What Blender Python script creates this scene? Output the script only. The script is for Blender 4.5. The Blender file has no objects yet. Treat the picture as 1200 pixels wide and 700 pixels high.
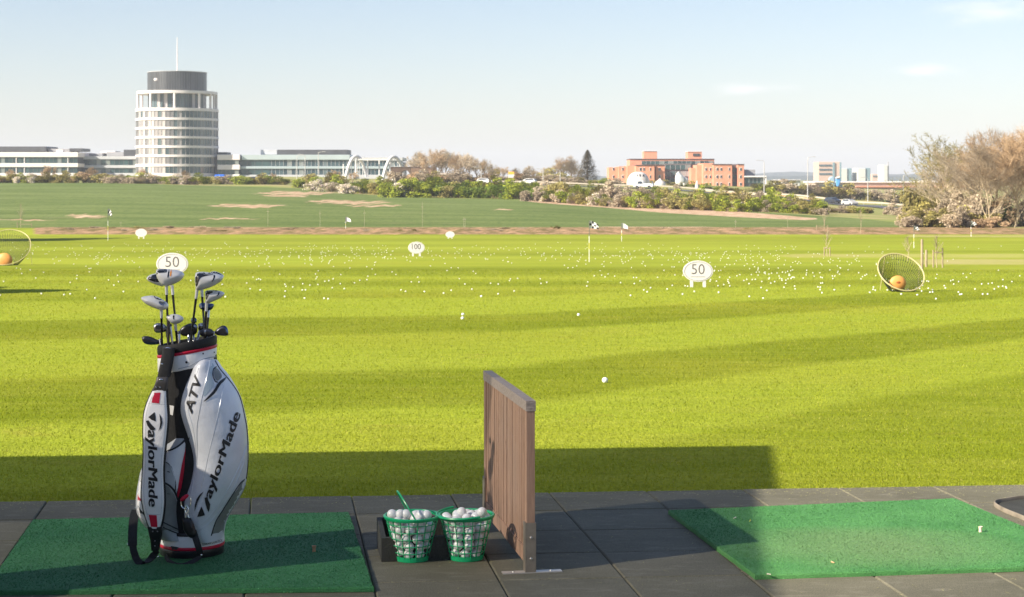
import bpy, math, random
from mathutils import Vector, Matrix
from mathutils.geometry import delaunay_2d_cdt
from mathutils.bvhtree import BVHTree
R = math.radians
random.seed(7)
SC = bpy.context.scene
COL = SC.collection
CH = 1.6            # eye height
F = 2000.0          # focal length in photo pixels (1200 wide)
CU, HV = 600.0, 210.0

def P(u, v, d):     # point at depth d seen in the photo at u, v
    return Vector(((u-CU)*d/F, d, CH-(v-HV)*d/F))
def G(u, v, z=0.0): # point on a level plane z seen at u, v
    return P(u, v, F*(CH-z)/(v-HV))

# ------------------------------------------------------------------ materials
def nt(name):
    m = bpy.data.materials.new(name); m.use_nodes = True
    t = m.node_tree; t.nodes.clear()
    out = t.nodes.new('ShaderNodeOutputMaterial'); b = t.nodes.new('ShaderNodeBsdfPrincipled')
    t.links.new(b.outputs[0], out.inputs[0])
    return m, t, b
def nd(t, typ, **kw):
    n = t.nodes.new(typ)
    for k, v in kw.items():
        if k in n.inputs: n.inputs[k].default_value = v
        else: setattr(n, k, v)
    return n
def mixc(t, fac, a, b, bt='MIX'):
    n = t.nodes.new('ShaderNodeMix'); n.data_type = 'RGBA'; n.blend_type = bt
    for i, s in ((0, fac), (6, a), (7, b)):
        if hasattr(s, 'is_linked') or hasattr(s, 'links'): t.links.new(s, n.inputs[i])
        else: n.inputs[i].default_value = s if i == 0 else (*s, 1)
    return n.outputs[2]
def mapr(t, v, a, b, c=0.0, d=1.0, smooth=False):
    n = t.nodes.new('ShaderNodeMapRange'); n.clamp = True
    if smooth: n.interpolation_type = 'SMOOTHSTEP'
    t.links.new(v, n.inputs[0])
    for i, x in enumerate((a, b, c, d)): n.inputs[i+1].default_value = x
    return n.outputs[0]
def math2(t, op, a, b=None):
    n = t.nodes.new('ShaderNodeMath'); n.operation = op
    for i, s in enumerate((a, b)):
        if s is None: continue
        if hasattr(s, 'links'): t.links.new(s, n.inputs[i])
        else: n.inputs[i].default_value = s
    return n.outputs[0]
def noise(t, coord, scale, detail=3, vec=(1, 1, 1), rough=.55):
    mp = t.nodes.new('ShaderNodeMapping'); mp.inputs['Scale'].default_value = vec
    t.links.new(coord, mp.inputs[0])
    n = nd(t, 'ShaderNodeTexNoise', Scale=scale, Detail=detail, Roughness=rough)
    t.links.new(mp.outputs[0], n.inputs['Vector'])
    return n.outputs['Fac']
def bump(t, b, h, strength, dist):
    n = nd(t, 'ShaderNodeBump', Strength=strength, Distance=dist)
    t.links.new(h, n.inputs['Height']); t.links.new(n.outputs[0], b.inputs['Normal'])

def M(name, col, rough=.6, metal=0.0, var=.12, scale=6, bmp=0.0, bscale=80, spec=.4, coat=0, island=0.0, vec=(1,1,1)):
    m, t, b = nt(name)
    tc = nd(t, 'ShaderNodeTexCoord').outputs['Object']
    n1 = noise(t, tc, scale, 4, vec)
    lo = tuple(c*(1-var) for c in col); hi = tuple(min(1, c*(1+var)) for c in col)
    c = mixc(t, mapr(t, n1, .3, .7), lo, hi)
    if island:
        g = nd(t, 'ShaderNodeNewGeometry').outputs['Random Per Island']
        k = mapr(t, g, 0, 1, 1-island, 1+island)
        cc = nd(t, 'ShaderNodeCombineXYZ')
        for i in range(3): t.links.new(k, cc.inputs[i])
        c = mixc(t, 1.0, c, cc.outputs[0], 'MULTIPLY')
    t.links.new(c, b.inputs['Base Color'])
    b.inputs['Roughness'].default_value = rough; b.inputs['Metallic'].default_value = metal
    b.inputs['Specular IOR Level'].default_value = spec
    if coat: b.inputs['Coat Weight'].default_value = coat; b.inputs['Coat Roughness'].default_value = .1
    if bmp: bump(t, b, noise(t, tc, bscale, 3), bmp, .01)
    return m

def leafmat(name, c1, c2, c3=None, island=.35, scale=1.2, trans=.25):
    m, t, b = nt(name)
    tc = nd(t, 'ShaderNodeTexCoord').outputs['Object']
    g = nd(t, 'ShaderNodeNewGeometry').outputs['Random Per Island']
    c = mixc(t, mapr(t, noise(t, tc, scale, 2), .35, .65), c1, c2)
    if c3: c = mixc(t, mapr(t, g, .72, .78), c, c3)
    k = mapr(t, g, 0, 1, 1-island, 1+island)
    cc = nd(t, 'ShaderNodeCombineXYZ')
    for i in range(3): t.links.new(k, cc.inputs[i])
    c = mixc(t, 1.0, c, cc.outputs[0], 'MULTIPLY')
    oi = nd(t, 'ShaderNodeObjectInfo').outputs['Random']
    k2 = mapr(t, oi, 0, 1, .8, 1.2)
    c2_ = nd(t, 'ShaderNodeCombineXYZ')
    for i in range(3): t.links.new(k2, c2_.inputs[i])
    c = mixc(t, 1.0, c, c2_.outputs[0], 'MULTIPLY')
    t.links.new(c, b.inputs['Base Color']); b.inputs['Roughness'].default_value = .7
    b.inputs['Specular IOR Level'].default_value = .2
    tr = nd(t, 'ShaderNodeBsdfTranslucent'); t.links.new(c, tr.inputs[0])
    mx = nd(t, 'ShaderNodeMixShader'); mx.inputs[0].default_value = trans
    out = [n for n in t.nodes if n.type == 'OUTPUT_MATERIAL'][0]
    t.links.new(b.outputs[0], mx.inputs[1]); t.links.new(tr.outputs[0], mx.inputs[2]); t.links.new(mx.outputs[0], out.inputs[0])
    return m

# ------------------------------------------------------------------ mesh builder
class MB:
    def __init__(s): s.v = []; s.f = []; s.mi = []
    def add(s, vs, fs, mi=0):
        o = len(s.v); s.v += [tuple(x) for x in vs]; s.f += [tuple(i+o for i in q) for q in fs]; s.mi += [mi]*len(fs); return s
    def box(s, c, sz, rz=0.0, mi=0, axes=None):
        c = Vector(c); m = Matrix.Rotation(rz, 3, 'Z')
        hx, hy, hz = sz[0]/2, sz[1]/2, sz[2]/2
        vs = []
        for x in (-1, 1):
            for y in (-1, 1):
                for z in (-1, 1):
                    if axes: vs.append(c+axes[0]*(x*hx)+axes[1]*(y*hy)+axes[2]*(z*hz))
                    else: vs.append(c+m@Vector((x*hx, y*hy, z*hz)))
        return s.add(vs, [(0,1,3,2),(4,6,7,5),(0,4,5,1),(2,3,7,6),(0,2,6,4),(1,5,7,3)], mi)
    def bbox(s, c, sz, bv=.004, rz=0.0, mi=0):   # box with chamfered edges
        c = Vector(c); m = Matrix.Rotation(rz, 3, 'Z')
        X, Y, Z = sz[0]/2, sz[1]/2, sz[2]/2; vs = []; idx = {}
        for x in (-1, 1):
            for y in (-1, 1):
                for z in (-1, 1):
                    for a in range(3):
                        p = [x*(X-bv), y*(Y-bv), z*(Z-bv)]; p[a] = (x*X, y*Y, z*Z)[a]
                        idx[(x,y,z,a)] = len(vs); vs.append(c+m@Vector(p))
        fs = []
        for a in range(3):
            b_, c_ = (a+1) % 3, (a+2) % 3
            for sg in (-1, 1):
                q = []
                for (p, r) in ((-1,-1),(1,-1),(1,1),(-1,1)):
                    k = [0,0,0]; k[a] = sg; k[b_] = p; k[c_] = r; q.append(idx[(*k, a)])
                fs.append(q if sg > 0 else q[::-1])
        for a in range(3):
            b_, c_ = (a+1) % 3, (a+2) % 3
            for p in (-1, 1):
                for r in (-1, 1):
                    k0 = [0,0,0]; k1 = [0,0,0]; k0[a] = -1; k1[a] = 1
                    for k in (k0, k1): k[b_] = p; k[c_] = r
                    fs.append((idx[(*k0,b_)], idx[(*k1,b_)], idx[(*k1,c_)], idx[(*k0,c_)]))
        for x in (-1, 1):
            for y in (-1, 1):
                for z in (-1, 1): fs.append(tuple(idx[(x,y,z,a)] for a in range(3)))
        return s.add(vs, fs, mi)
    def tube(s, pts, r, n=8, closed=False, mi=0, cap=True):
        pts = [Vector(p) for p in pts]; k = len(pts)
        rs = r if isinstance(r, (list, tuple)) else [r]*k
        vs = []; up = None
        for i, p in enumerate(pts):
            a = pts[(i-1) % k] if (i > 0 or closed) else p; b = pts[(i+1) % k] if (i < k-1 or closed) else p
            t = (b-a).normalized() if (b-a).length > 1e-9 else Vector((0,0,1))
            if up is None: up = Vector((0,0,1)) if abs(t.z) < .9 else Vector((1,0,0))
            x = up.cross(t)
            if x.length < 1e-6: x = t.orthogonal()
            x.normalize(); y = t.cross(x); up = y.copy() if abs(t.dot(up)) > .99 else up
            for j in range(n):
                an = 2*math.pi*j/n; vs.append(p+(x*math.cos(an)+y*math.sin(an))*rs[i])
        fs = []
        for i in range(k if closed else k-1):
            for j in range(n):
                a = i*n+j; b = i*n+(j+1) % n; c = ((i+1) % k)*n+(j+1) % n; d = ((i+1) % k)*n+j
                fs.append((a, b, c, d))
        if cap and not closed: fs += [tuple(range(n))[::-1], tuple((k-1)*n+j for j in range(n))]
        return s.add(vs, fs, mi)
    def ribbon(s, pts, w, th=.003, wdir=None, mi=0):  # flat strap: width along wdir
        pts = [Vector(p) for p in pts]; vs = []
        ws = w if isinstance(w, (list, tuple)) else [w]*len(pts)
        for i, p in enumerate(pts):
            a = pts[max(i-1, 0)]; b = pts[min(i+1, len(pts)-1)]; t = (b-a).normalized()
            wd = wdir[i] if isinstance(wdir, list) else wdir
            wd = (wd - t*wd.dot(t)).normalized(); nn = t.cross(wd).normalized()
            for (x, y) in ((-1,-1),(1,-1),(1,1),(-1,1)): vs.append(p+wd*(x*ws[i]/2)+nn*(y*th/2))
        fs = []
        for i in range(len(pts)-1):
            for j in range(4): fs.append((i*4+j, i*4+(j+1) % 4, (i+1)*4+(j+1) % 4, (i+1)*4+j))
        n = len(pts)-1
        fs += [(3,2,1,0), (n*4, n*4+1, n*4+2, n*4+3)]
        return s.add(vs, fs, mi)
    def lathe(s, c, prof, n=32, mi=0, ang=None, sx=1, sy=1, cap=True):
        c = Vector(c); vs = []; fs = []
        for r, z in prof:
            for j in range(n): a = 2*math.pi*j/n; vs.append(c+Vector((math.cos(a)*r*sx, math.sin(a)*r*sy, z)))
        for i in range(len(prof)-1):
            for j in range(n): fs.append((i*n+j, i*n+(j+1) % n, (i+1)*n+(j+1) % n, (i+1)*n+j))
        if cap: fs += [tuple(range(n))[::-1], tuple((len(prof)-1)*n+j for j in range(n))]
        return s.add(vs, fs, mi)
    def loft(s, rows, n=40, ex=2.0, mi=0, cap=True):  # rows: (z, xl, xr, yc, depth_half[, shear])
        vs = []; fs = []
        for row in rows:
            z, xl, xr, yc, dh = row[:5]; sh = row[5] if len(row) > 5 else 0
            cx = (xl+xr)/2; w = (xr-xl)/2
            for j in range(n):
                a = 2*math.pi*j/n; ca, sa = math.cos(a), math.sin(a)
                x = math.copysign(abs(ca)**(2/ex), ca)*w; y = math.copysign(abs(sa)**(2/ex), sa)*dh
                vs.append((cx+x, yc+y, z+sh*x))
        k = len(rows)
        for i in range(k-1):
            for j in range(n): fs.append((i*n+j, i*n+(j+1) % n, (i+1)*n+(j+1) % n, (i+1)*n+j))
        if cap: fs += [tuple(range(n))[::-1], tuple((k-1)*n+j for j in range(n))]
        return s.add(vs, fs, mi)
    def sphere(s, c, r, n=16, m=10, sc=(1,1,1), mi=0):
        prof = []; c = Vector(c); vs = []; fs = []
        for i in range(1, m):
            ph = math.pi*i/m
            for j in range(n):
                a = 2*math.pi*j/n; vs.append(c+Vector((math.sin(ph)*math.cos(a)*r*sc[0], math.sin(ph)*math.sin(a)*r*sc[1], -math.cos(ph)*r*sc[2])))
        for i in range(m-2):
            for j in range(n): fs.append((i*n+j, i*n+(j+1) % n, (i+1)*n+(j+1) % n, (i+1)*n+j))
        b = len(vs); vs += [c-Vector((0,0,r*sc[2])), c+Vector((0,0,r*sc[2]))]
        for j in range(n): fs.append((b, (j+1) % n, j)); fs.append((b+1, (m-2)*n+j, (m-2)*n+(j+1) % n))
        return s.add(vs, fs, mi)
    def build(s, name, mats, parent=None, smooth=False, origin=None, ang=40):
        me = bpy.data.meshes.new(name)
        off = Vector(parent['org']) if parent is not None else (Vector(origin) if origin is not None else Vector((0,0,0)))
        me.from_pydata([(v[0]-off.x, v[1]-off.y, v[2]-off.z) for v in s.v], [], s.f); 
        if not isinstance(mats, (list, tuple)): mats = [mats]
        for m in mats: me.materials.append(m)
        if len(mats) > 1: me.polygons.foreach_set('material_index', s.mi)
        if smooth:
            me.polygons.foreach_set('use_smooth', [True]*len(me.polygons))
            try: me.set_sharp_from_angle(angle=R(ang))
            except Exception: pass
        me.update()
        o = bpy.data.objects.new(name, me); COL.objects.link(o)
        if parent is not None: o.parent = parent
        elif origin is not None: o.location = off
        o['org'] = tuple(off)
        return o
    def bvh(s): return BVHTree.FromPolygons([Vector(v) for v in s.v], s.f)

def tag(o, label, cat, group=None, kind=None):
    if label: o['label'] = label
    if cat: o['category'] = cat
    if group: o['group'] = group
    if kind: o['kind'] = kind
    return o
def thing(name, loc, label, cat, group=None):
    o = bpy.data.objects.new(name, None); COL.objects.link(o); o.location = loc; o['org'] = tuple(loc)
    o.empty_display_size = .1
    return tag(o, label, cat, group)
def copy_tree(o, loc=None, rz=None, sc=None, label=None, parent=None, group=None):
    c = o.copy(); COL.objects.link(c)
    if parent is not None: c.parent = parent
    if loc is not None: c.location = loc
    if rz is not None: c.rotation_euler = (0, 0, rz)
    if sc is not None: c.scale = sc if isinstance(sc, (tuple, list, Vector)) else (sc, sc, sc)
    if label: c['label'] = label
    if group: c['group'] = group
    for ch in o.children: copy_tree(ch, parent=c)
    return c
def lerp(a, b, t): return a+(b-a)*t
def interp(xs, ys, x):
    if x <= xs[0]: return ys[0]
    for i in range(len(xs)-1):
        if x <= xs[i+1]: return lerp(ys[i], ys[i+1], (x-xs[i])/(xs[i+1]-xs[i]))
    return ys[-1]

def inpoly(x, y, poly):
    c = False; n = len(poly)
    for i in range(n):
        x1, y1 = poly[i]; x2, y2 = poly[(i+1) % n]
        if (y1 > y) != (y2 > y) and x < (x2-x1)*(y-y1)/(y2-y1)+x1: c = not c
    return c
def segdist(x, y, poly):
    m = 1e9; n = len(poly)
    for i in range(n):
        x1, y1 = poly[i]; x2, y2 = poly[(i+1) % n]; dx, dy = x2-x1, y2-y1
        t = max(0, min(1, ((x-x1)*dx+(y-y1)*dy)/(dx*dx+dy*dy+1e-12)))
        m = min(m, math.hypot(x-x1-t*dx, y-y1-t*dy))
    return m
def smoothpoly(poly, it=2):
    for _ in range(it):
        q = []
        for i in range(len(poly)):
            a = poly[i]; b = poly[(i+1) % len(poly)]
            q += [(a[0]*.75+b[0]*.25, a[1]*.75+b[1]*.25), (a[0]*.25+b[0]*.75, a[1]*.25+b[1]*.75)]
        poly = q
    return poly
def cdt(poly, step):
    pts = [Vector(p) for p in poly]; n = len(pts)
    xs = [p[0] for p in poly]; ys = [p[1] for p in poly]
    y = min(ys)+step/2
    while y < max(ys):
        x = min(xs)+step/2
        while x < max(xs):
            if inpoly(x, y, poly) and segdist(x, y, poly) > step*.4: pts.append(Vector((x, y)))
            x += step
        y += step
    r = delaunay_2d_cdt(pts, [], [list(range(n))], 1, 1e-6)
    return [(p.x, p.y) for p in r[0]], [tuple(f) for f in r[2]]
def pillow(poly, d, T, Rr, step, mb=None, smooth=2, slope=(0, 0), flat_back=False):
    """outline in photo pixels at depth d grown into a rounded solid of half thickness T metres"""
    mb = mb or MB(); poly = smoothpoly(poly, smooth) if smooth else poly
    v2, fs = cdt(poly, step); vs = []; k = len(v2); cx = sum(p[0] for p in poly)/len(poly); cy = sum(p[1] for p in poly)/len(poly)
    for sgn in (-1, 1):
        for (x, y) in v2:
            q = min(segdist(x, y, poly)/Rr, 1); t = T*math.sqrt(max(0, 1-(1-q)**2))*.97+.03*T
            if flat_back and sgn > 0: t = T*.15
            p = P(x, y, d); p.y += sgn*t+slope[0]*(x-cx)+slope[1]*(y-cy)
            vs.append(p)
    f2 = []; edges = {}
    for f in fs:
        a = v2[f[0]]; b = v2[f[1]]; c = v2[f[2]]
        if (b[0]-a[0])*(c[1]-a[1])-(b[1]-a[1])*(c[0]-a[0]) > 0: f = f[::-1]
        f2.append(f); f2.append(tuple(i+k for i in f[::-1]))
        for i in range(3):
            e = (f[i], f[(i+1) % 3])
            if (e[1], e[0]) in edges: del edges[(e[1], e[0])]
            else: edges[e] = 1
    for (a, b) in edges: f2.append((b, a, a+k, b+k))
    mb.add(vs, f2); return mb
def proj(u, v, trees, off=.002):
    o = Vector((0, 0, CH)); dr = P(u, v, 10)-o; dr.normalize(); best = None
    for t in trees:
        h = t.ray_cast(o, dr)
        if h[0] is not None and (best is None or h[3] < best): best = h[3]
    if best is None: return None
    return o+dr*(best-off)
def projf(u, v, trees, off=.002):
    return proj(u, v, trees, off) or P(u, v, 7.08)
def decal(poly, trees, off=.003, step=3, smooth=0, mb=None):
    mb = mb or MB(); poly = smoothpoly(poly, smooth) if smooth else poly
    v2, fs = cdt(poly, step); vs = []
    ok = []
    for p in v2:
        q = proj(p[0], p[1], trees, off); ok.append(q is not None); vs.append(q if q is not None else Vector((0,0,0)))
    f2 = []
    for f in fs:
        if all(ok[i] for i in f):
            a = v2[f[0]]; b = v2[f[1]]; c = v2[f[2]]
            f2.append(f[::-1] if (b[0]-a[0])*(c[1]-a[1])-(b[1]-a[1])*(c[0]-a[0]) > 0 else f)
    mb.add(vs, f2); return mb
def piping(pts, trees, r=.003, off=.0, mb=None, sm=6):
    mb = mb or MB(); q = []
    for (u, v) in spline(pts, sm):
        p = proj(u, v, trees, off)
        if p is not None: q.append(p)
    if len(q) > 1: mb.tube(q, r, 6)
    return mb
def spline(pts, k=6):
    out = []; n = len(pts)
    for i in range(n-1):
        p0 = pts[max(i-1, 0)]; p1 = pts[i]; p2 = pts[i+1]; p3 = pts[min(i+2, n-1)]
        for j in range(k):
            t = j/k; out.append(tuple(.5*((2*b)+(-a+c)*t+(2*a-5*b+4*c-e)*t*t+(-a+3*b-3*c+e)*t**3) for a, b, c, e in zip(p0, p1, p2, p3)))
    out.append(tuple(pts[-1])); return out
def textmesh(txt, bold=0.0, shear=0.0):
    cu = bpy.data.curves.new('lettering', 'FONT'); cu.body = txt; cu.size = 1; cu.offset = bold; cu.shear = shear; cu.resolution_u = 3
    o = bpy.data.objects.new('lettering', cu); COL.objects.link(o)
    dg = bpy.context.evaluated_depsgraph_get(); me = bpy.data.meshes.new_from_object(o.evaluated_get(dg))
    vs = [tuple(v.co) for v in me.vertices]; fs = [tuple(p.vertices) for p in me.polygons]
    bpy.data.objects.remove(o); bpy.data.curves.remove(cu); bpy.data.meshes.remove(me)
    x0 = min(v[0] for v in vs); x1 = max(v[0] for v in vs); y0 = min(v[1] for v in vs); y1 = max(v[1] for v in vs)
    return vs, fs, (x0, x1, y0, y1)
def text_on(txt, start, end, height, up, trees, off=.003, bold=.02, shear=0.0, mb=None, base=None):
    """lettering whose baseline runs start->end in the photo, laid on a surface"""
    mb = mb or MB(); vs, fs, (x0, x1, y0, y1) = textmesh(txt, 0.0, shear)
    if bold > .008:      # heavier strokes: three slightly shifted layers
        n0 = len(vs); w_ = .035; vs = [(x+k*w_, y+abs(k)*.012, k) for k in (-1, 0, 1) for x, y, z in vs]; fs = [tuple(i+q*n0 for i in f) for q in range(3) for f in fs]
    out = []
    for (x, y, z) in vs:
        a = (x-x0)/(x1-x0); h = y/.7*height
        u = lerp(start[0], end[0], a)+up[0]*h; v = lerp(start[1], end[1], a)+up[1]*h
        q = proj(u, v, trees, off+z*.0004); out.append(q if q is not None else P(u, v, 7))
    mb.add(out, fs); return mb

# ------------------------------------------------------------------ camera, light
cam = bpy.data.cameras.new('Camera'); co = bpy.data.objects.new('Camera', cam); COL.objects.link(co)
co.location = (0, 0, CH); co.rotation_euler = (R(90), 0, 0)
cam.sensor_width = 36; cam.lens = 60; cam.shift_y = -140/1200; cam.clip_start = .1; cam.clip_end = 20000
cam.dof.use_dof = True; cam.dof.focus_distance = 9; cam.dof.aperture_fstop = 11
SC.camera = co
AZ, EL = R(27.5), R(31.5)     # shadows fall toward +X, turned AZ toward +Y
sd = Vector((-math.cos(AZ)*math.cos(EL), -math.sin(AZ)*math.cos(EL), math.sin(EL)))   # toward the sun
sl = bpy.data.lights.new('sun', 'SUN'); so = bpy.data.objects.new('sun', sl); COL.objects.link(so)
sl.energy = 5.0; sl.angle = R(.55); sl.color = (1, .90, .75)
so.rotation_euler = (-sd).to_track_quat('-Z', 'Y').to_euler(); so.location = (-20, -20, 30)
w = bpy.data.worlds.new('World'); SC.world = w; w.use_nodes = True
t = w.node_tree; t.nodes.clear()
wo = nd(t, 'ShaderNodeOutputWorld'); bg = nd(t, 'ShaderNodeBackground', Strength=.062)
sky = nd(t, 'ShaderNodeTexSky', sky_type='NISHITA', sun_disc=False, sun_elevation=EL)
sky.sun_rotation = math.atan2(sd.x, sd.y); sky.air_density = 1.0; sky.dust_density = .75; sky.ozone_density = 1.3; sky.altitude = 300
tcw = nd(t, 'ShaderNodeTexCoord').outputs['Generated']
sx = nd(t, 'ShaderNodeSeparateXYZ'); t.links.new(tcw, sx.inputs[0])
def cloudblob(u, v, su, sv):
    a = math2(t, 'DIVIDE', math2(t, 'SUBTRACT', math2(t, 'DIVIDE', sx.outputs[0], sx.outputs[1]), (u-CU)/F), su/F)
    b = math2(t, 'DIVIDE', math2(t, 'SUBTRACT', math2(t, 'DIVIDE', sx.outputs[2], sx.outputs[1]), (HV-v)/F), sv/F)
    r2 = math2(t, 'ADD', math2(t, 'MULTIPLY', a, a), math2(t, 'MULTIPLY', b, b))
    return math2(t, 'SUBTRACT', 1.0, math2(t, 'SQRT', r2))
cl = None
for q in ((1165, 14, 85, 20), (1082, 84, 50, 11), (880, 104, 60, 10), (1240, 5, 80, 22)):
    k = cloudblob(*q); cl = k if cl is None else math2(t, 'MAXIMUM', cl, k)
wn = noise(t, tcw, 26, 5, (1, 1, 3.2), .6)
cf = mapr(t, math2(t, 'ADD', cl, math2(t, 'MULTIPLY', math2(t, 'SUBTRACT', wn, .5), 2.2)), .0, 1.5, 0, .55, True)
front = mapr(t, sx.outputs[1], .1, .2)
cf = math2(t, 'MULTIPLY', cf, front)
skc = mixc(t, 1.0, sky.outputs[0], (1.02, .975, 1.03), 'MULTIPLY')
cc = mixc(t, cf, skc, (9.5, 8.9, 9.0))
t.links.new(cc, bg.inputs[0]); t.links.new(bg.outputs[0], wo.inputs[0])
SC.view_settings.view_transform = 'Standard'; SC.view_settings.look = 'None'; SC.view_settings.gamma = 1
SC.view_settings.exposure = 1.3
SC.render.engine = 'CYCLES'
SC.cycles.max_bounces = 8; SC.cycles.transparent_max_bounces = 16

# ------------------------------------------------------------------ terrain
NEAR = [(6, -.1), (8.9, -.1), (12, -.15), (20, -.42), (30, -.82), (50, -1.55), (75, -2.28), (100, -2.9), (150, -3.65), (168, -3.75)]
TAB = [  # column u : (depth, photo row)
 (-300, [(185,267),(250,243),(320,226),(400,215),(430,214),(470,213.5),(700,206),(1500,208),(9000,209.5)]),
 (100,  [(185,267),(250,243),(320,226),(400,215),(430,214),(470,213.5),(700,206),(1500,208),(9000,209.5)]),
 (300,  [(185,267),(250,245),(320,229),(390,219.5),(430,216),(470,213.5),(700,207),(1500,208),(9000,209.5)]),
 (450,  [(185,268),(250,247),(340,231),(380,226),(440,216),(470,214),(700,208),(1500,209),(9000,209.5)]),
 (600,  [(185,268),(250,249),(330,234),(380,226),(440,217),(470,215),(700,211),(1500,210.5),(9000,210)]),
 (750,  [(185,268),(250,253),(300,244),(350,236),(400,226),(440,221),(470,219),(700,214),(1500,212),(9000,210.5)]),
 (900,  [(185,268),(230,258),(270,250),(330,243),(400,234),(440,230),(480,228),(700,218),(1500,213),(9000,210.5)]),
 (1000, [(185,269),(230,261),(280,252),(350,246),(410,241),(440,238.5),(480,236),(700,222),(1500,214),(9000,210.5)]),
 (1100, [(185,269),(230,262),(300,255),(400,249),(440,246),(500,243),(700,225),(1500,215),(9000,210.5)]),
 (1600, [(185,269),(230,262),(300,255),(400,249),(440,246),(500,243),(700,225),(1500,215),(9000,210.5)])]
TZ = [(u, [q[0] for q in NEAR]+[d for d, _ in L], [q[1] for q in NEAR]+[CH-(v-HV)*d/F for d, v in L]) for u, L in TAB]
def zg(x, y):
    y = max(y, 5); u = CU+F*x/y
    if u <= TZ[0][0]: return interp(TZ[0][1], TZ[0][2], y)
    for i in range(len(TZ)-1):
        if u <= TZ[i+1][0]:
            t_ = (u-TZ[i][0])/(TZ[i+1][0]-TZ[i][0]); t_ = t_*t_*(3-2*t_)
            return lerp(interp(TZ[i][1], TZ[i][2], y), interp(TZ[i+1][1], TZ[i+1][2], y), t_)
    return interp(TZ[-1][1], TZ[-1][2], y)
def GP(u, d): x = (u-CU)*d/F; return Vector((x, d, zg(x, d)))   # ground point in column u at depth d
def GV(u, v, lo=8.9, hi=900):                                      # ground point seen at pixel u, v
    for _ in range(40):
        m = (lo+hi)/2; p = GP(u, m)
        if HV+F*(CH-p.z)/m > v: lo = m
        else: hi = m
    return GP(u, (lo+hi)/2)
def EDGE(x): return 8.696+.091*x       # line where the paving ends

# analytic masks evaluated on grid corners, smooth
def sstep(a, b, x): t_ = max(0, min(1, (x-a)/(b-a))); return t_*t_*(3-2*t_)
SOIL = [(102,253.5,26,2.2),(290,241.5,46,2.2),(350,226.5,55,2.2),(335,229.5,30,1.8),(415,237.5,45,2.4),(385,236,30,1.6),(440,241.5,40,1.2),(590,246,16,.8),(30,258,40,.9),(268,256.5,40,.9)]
PATH = [(615,234.8),(640,236.5),(700,239.5),(780,246),(860,251),(945,256.5)]
def masks(u, v):
    field = (1-sstep(266.5, 268, v))
    dirt = sstep(265.5, 267.5, v)*(1-sstep(274, 276, v))*(sstep(20, 60, u))
    soil = 0
    v0_ = v; v = v+.35*math.sin(u*.10)+.4*math.sin(u*.31+1.3)+.3*math.sin(u*.83)
    for (a, b, c, e) in SOIL: soil = max(soil, 1-sstep(.15, 1.75, math.hypot((u-a)/c, (v-b)/e)))
    soil *= .62+.38*math.sin(u*.21+v*2.3)*math.sin(u*.057+2)+.2; v = v0_
    if 610 < u < 960:
        pv = interp([p[0] for p in PATH], [p[1] for p in PATH], u)
        wd = 3.6*math.sin(math.pi*min(1, max(0, (u-612)/345)))**.5+.1 if 612 < u < 957 else .1
        soil = max(soil, 1-sstep(.8*wd, wd+.6, abs(v-pv)))
    soil = max(soil, (1-sstep(.7, 1.6, abs(v-267)))*sstep(690, 710, u)*(1-sstep(820, 850, u)))
    soil = max(soil, (1-sstep(1, 2.5, abs(v-271.5)))*sstep(900, 960, u)*(1-sstep(1060, 1120, u))*.8)
    # rough meadow verge behind the crop
    lim = interp([0,100,250,350,400,500,640,700,780,860,940,1000,1060,1200], [214,214.5,218,221,227,232,235,238,243,247.5,252,256,262,268], u)
    verge = 1-sstep(lim-1, lim+.5, v)
    dry = 0
    if v > 268: dry = sstep(1040, 1090, u)*(1-sstep(2, 5, abs(v-307)))*.7+.0
    if v > 268 and u > 880: dry = max(dry, .55*(1-sstep(1.5, 4, abs(v-300)))*sstep(880, 940, u))
    if u > 1060 and v > 268: dry = max(dry, (1-sstep(.8, 2, abs(v-277)))*.6)
    return field, max(dirt, 0), max(soil, 0), verge, dry
us = [-2600, -1900, -1400, -1000, -700, -500, -380, -260, -180, -120, -80, -50, -25]+[i*5 for i in range(0, 241)]+[1225, 1260, 1300, 1350, 1420, 1520, 1700, 2000, 2400, 3000, 3800]
ds = []
d = 7.2
while d < 9000:
    ds.append(d)
    if d < 100: d *= 1.02
    elif d < 160: d += 2.2
    elif d < 480: d += 1.6
    elif d < 900: d += 12
    else: d *= 1.12
vs = []; cols = []; cols2 = []
for d in ds:
    for u in us:
        uu = u if d > 60 else u
        x = (u-CU)*d/F
        z = zg(x, d)
        if 164 < d < 192:  # low tilled bank at the far edge of the range
            z += .22*math.exp(-((d-176)/7)**2)*(.8+.3*math.sin(x*.9)+.25*math.sin(x*2.3+1))
        vs.append((x, d, z)); v = HV+F*(CH-z)/d
        fi, di, sl_, ve, dr_ = masks(u, v); sl_ *= .9
        cols += [fi, di, sl_, 1.0]; cols2 += [ve, dr_, 0, 1.0]
nu = len(us); fs = []
for i in range(len(ds)-1):
    for j in range(nu-1): fs.append((i*nu+j, i*nu+j+1, (i+1)*nu+j+1, (i+1)*nu+j))
mb = MB(); mb.add(vs, fs)

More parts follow.
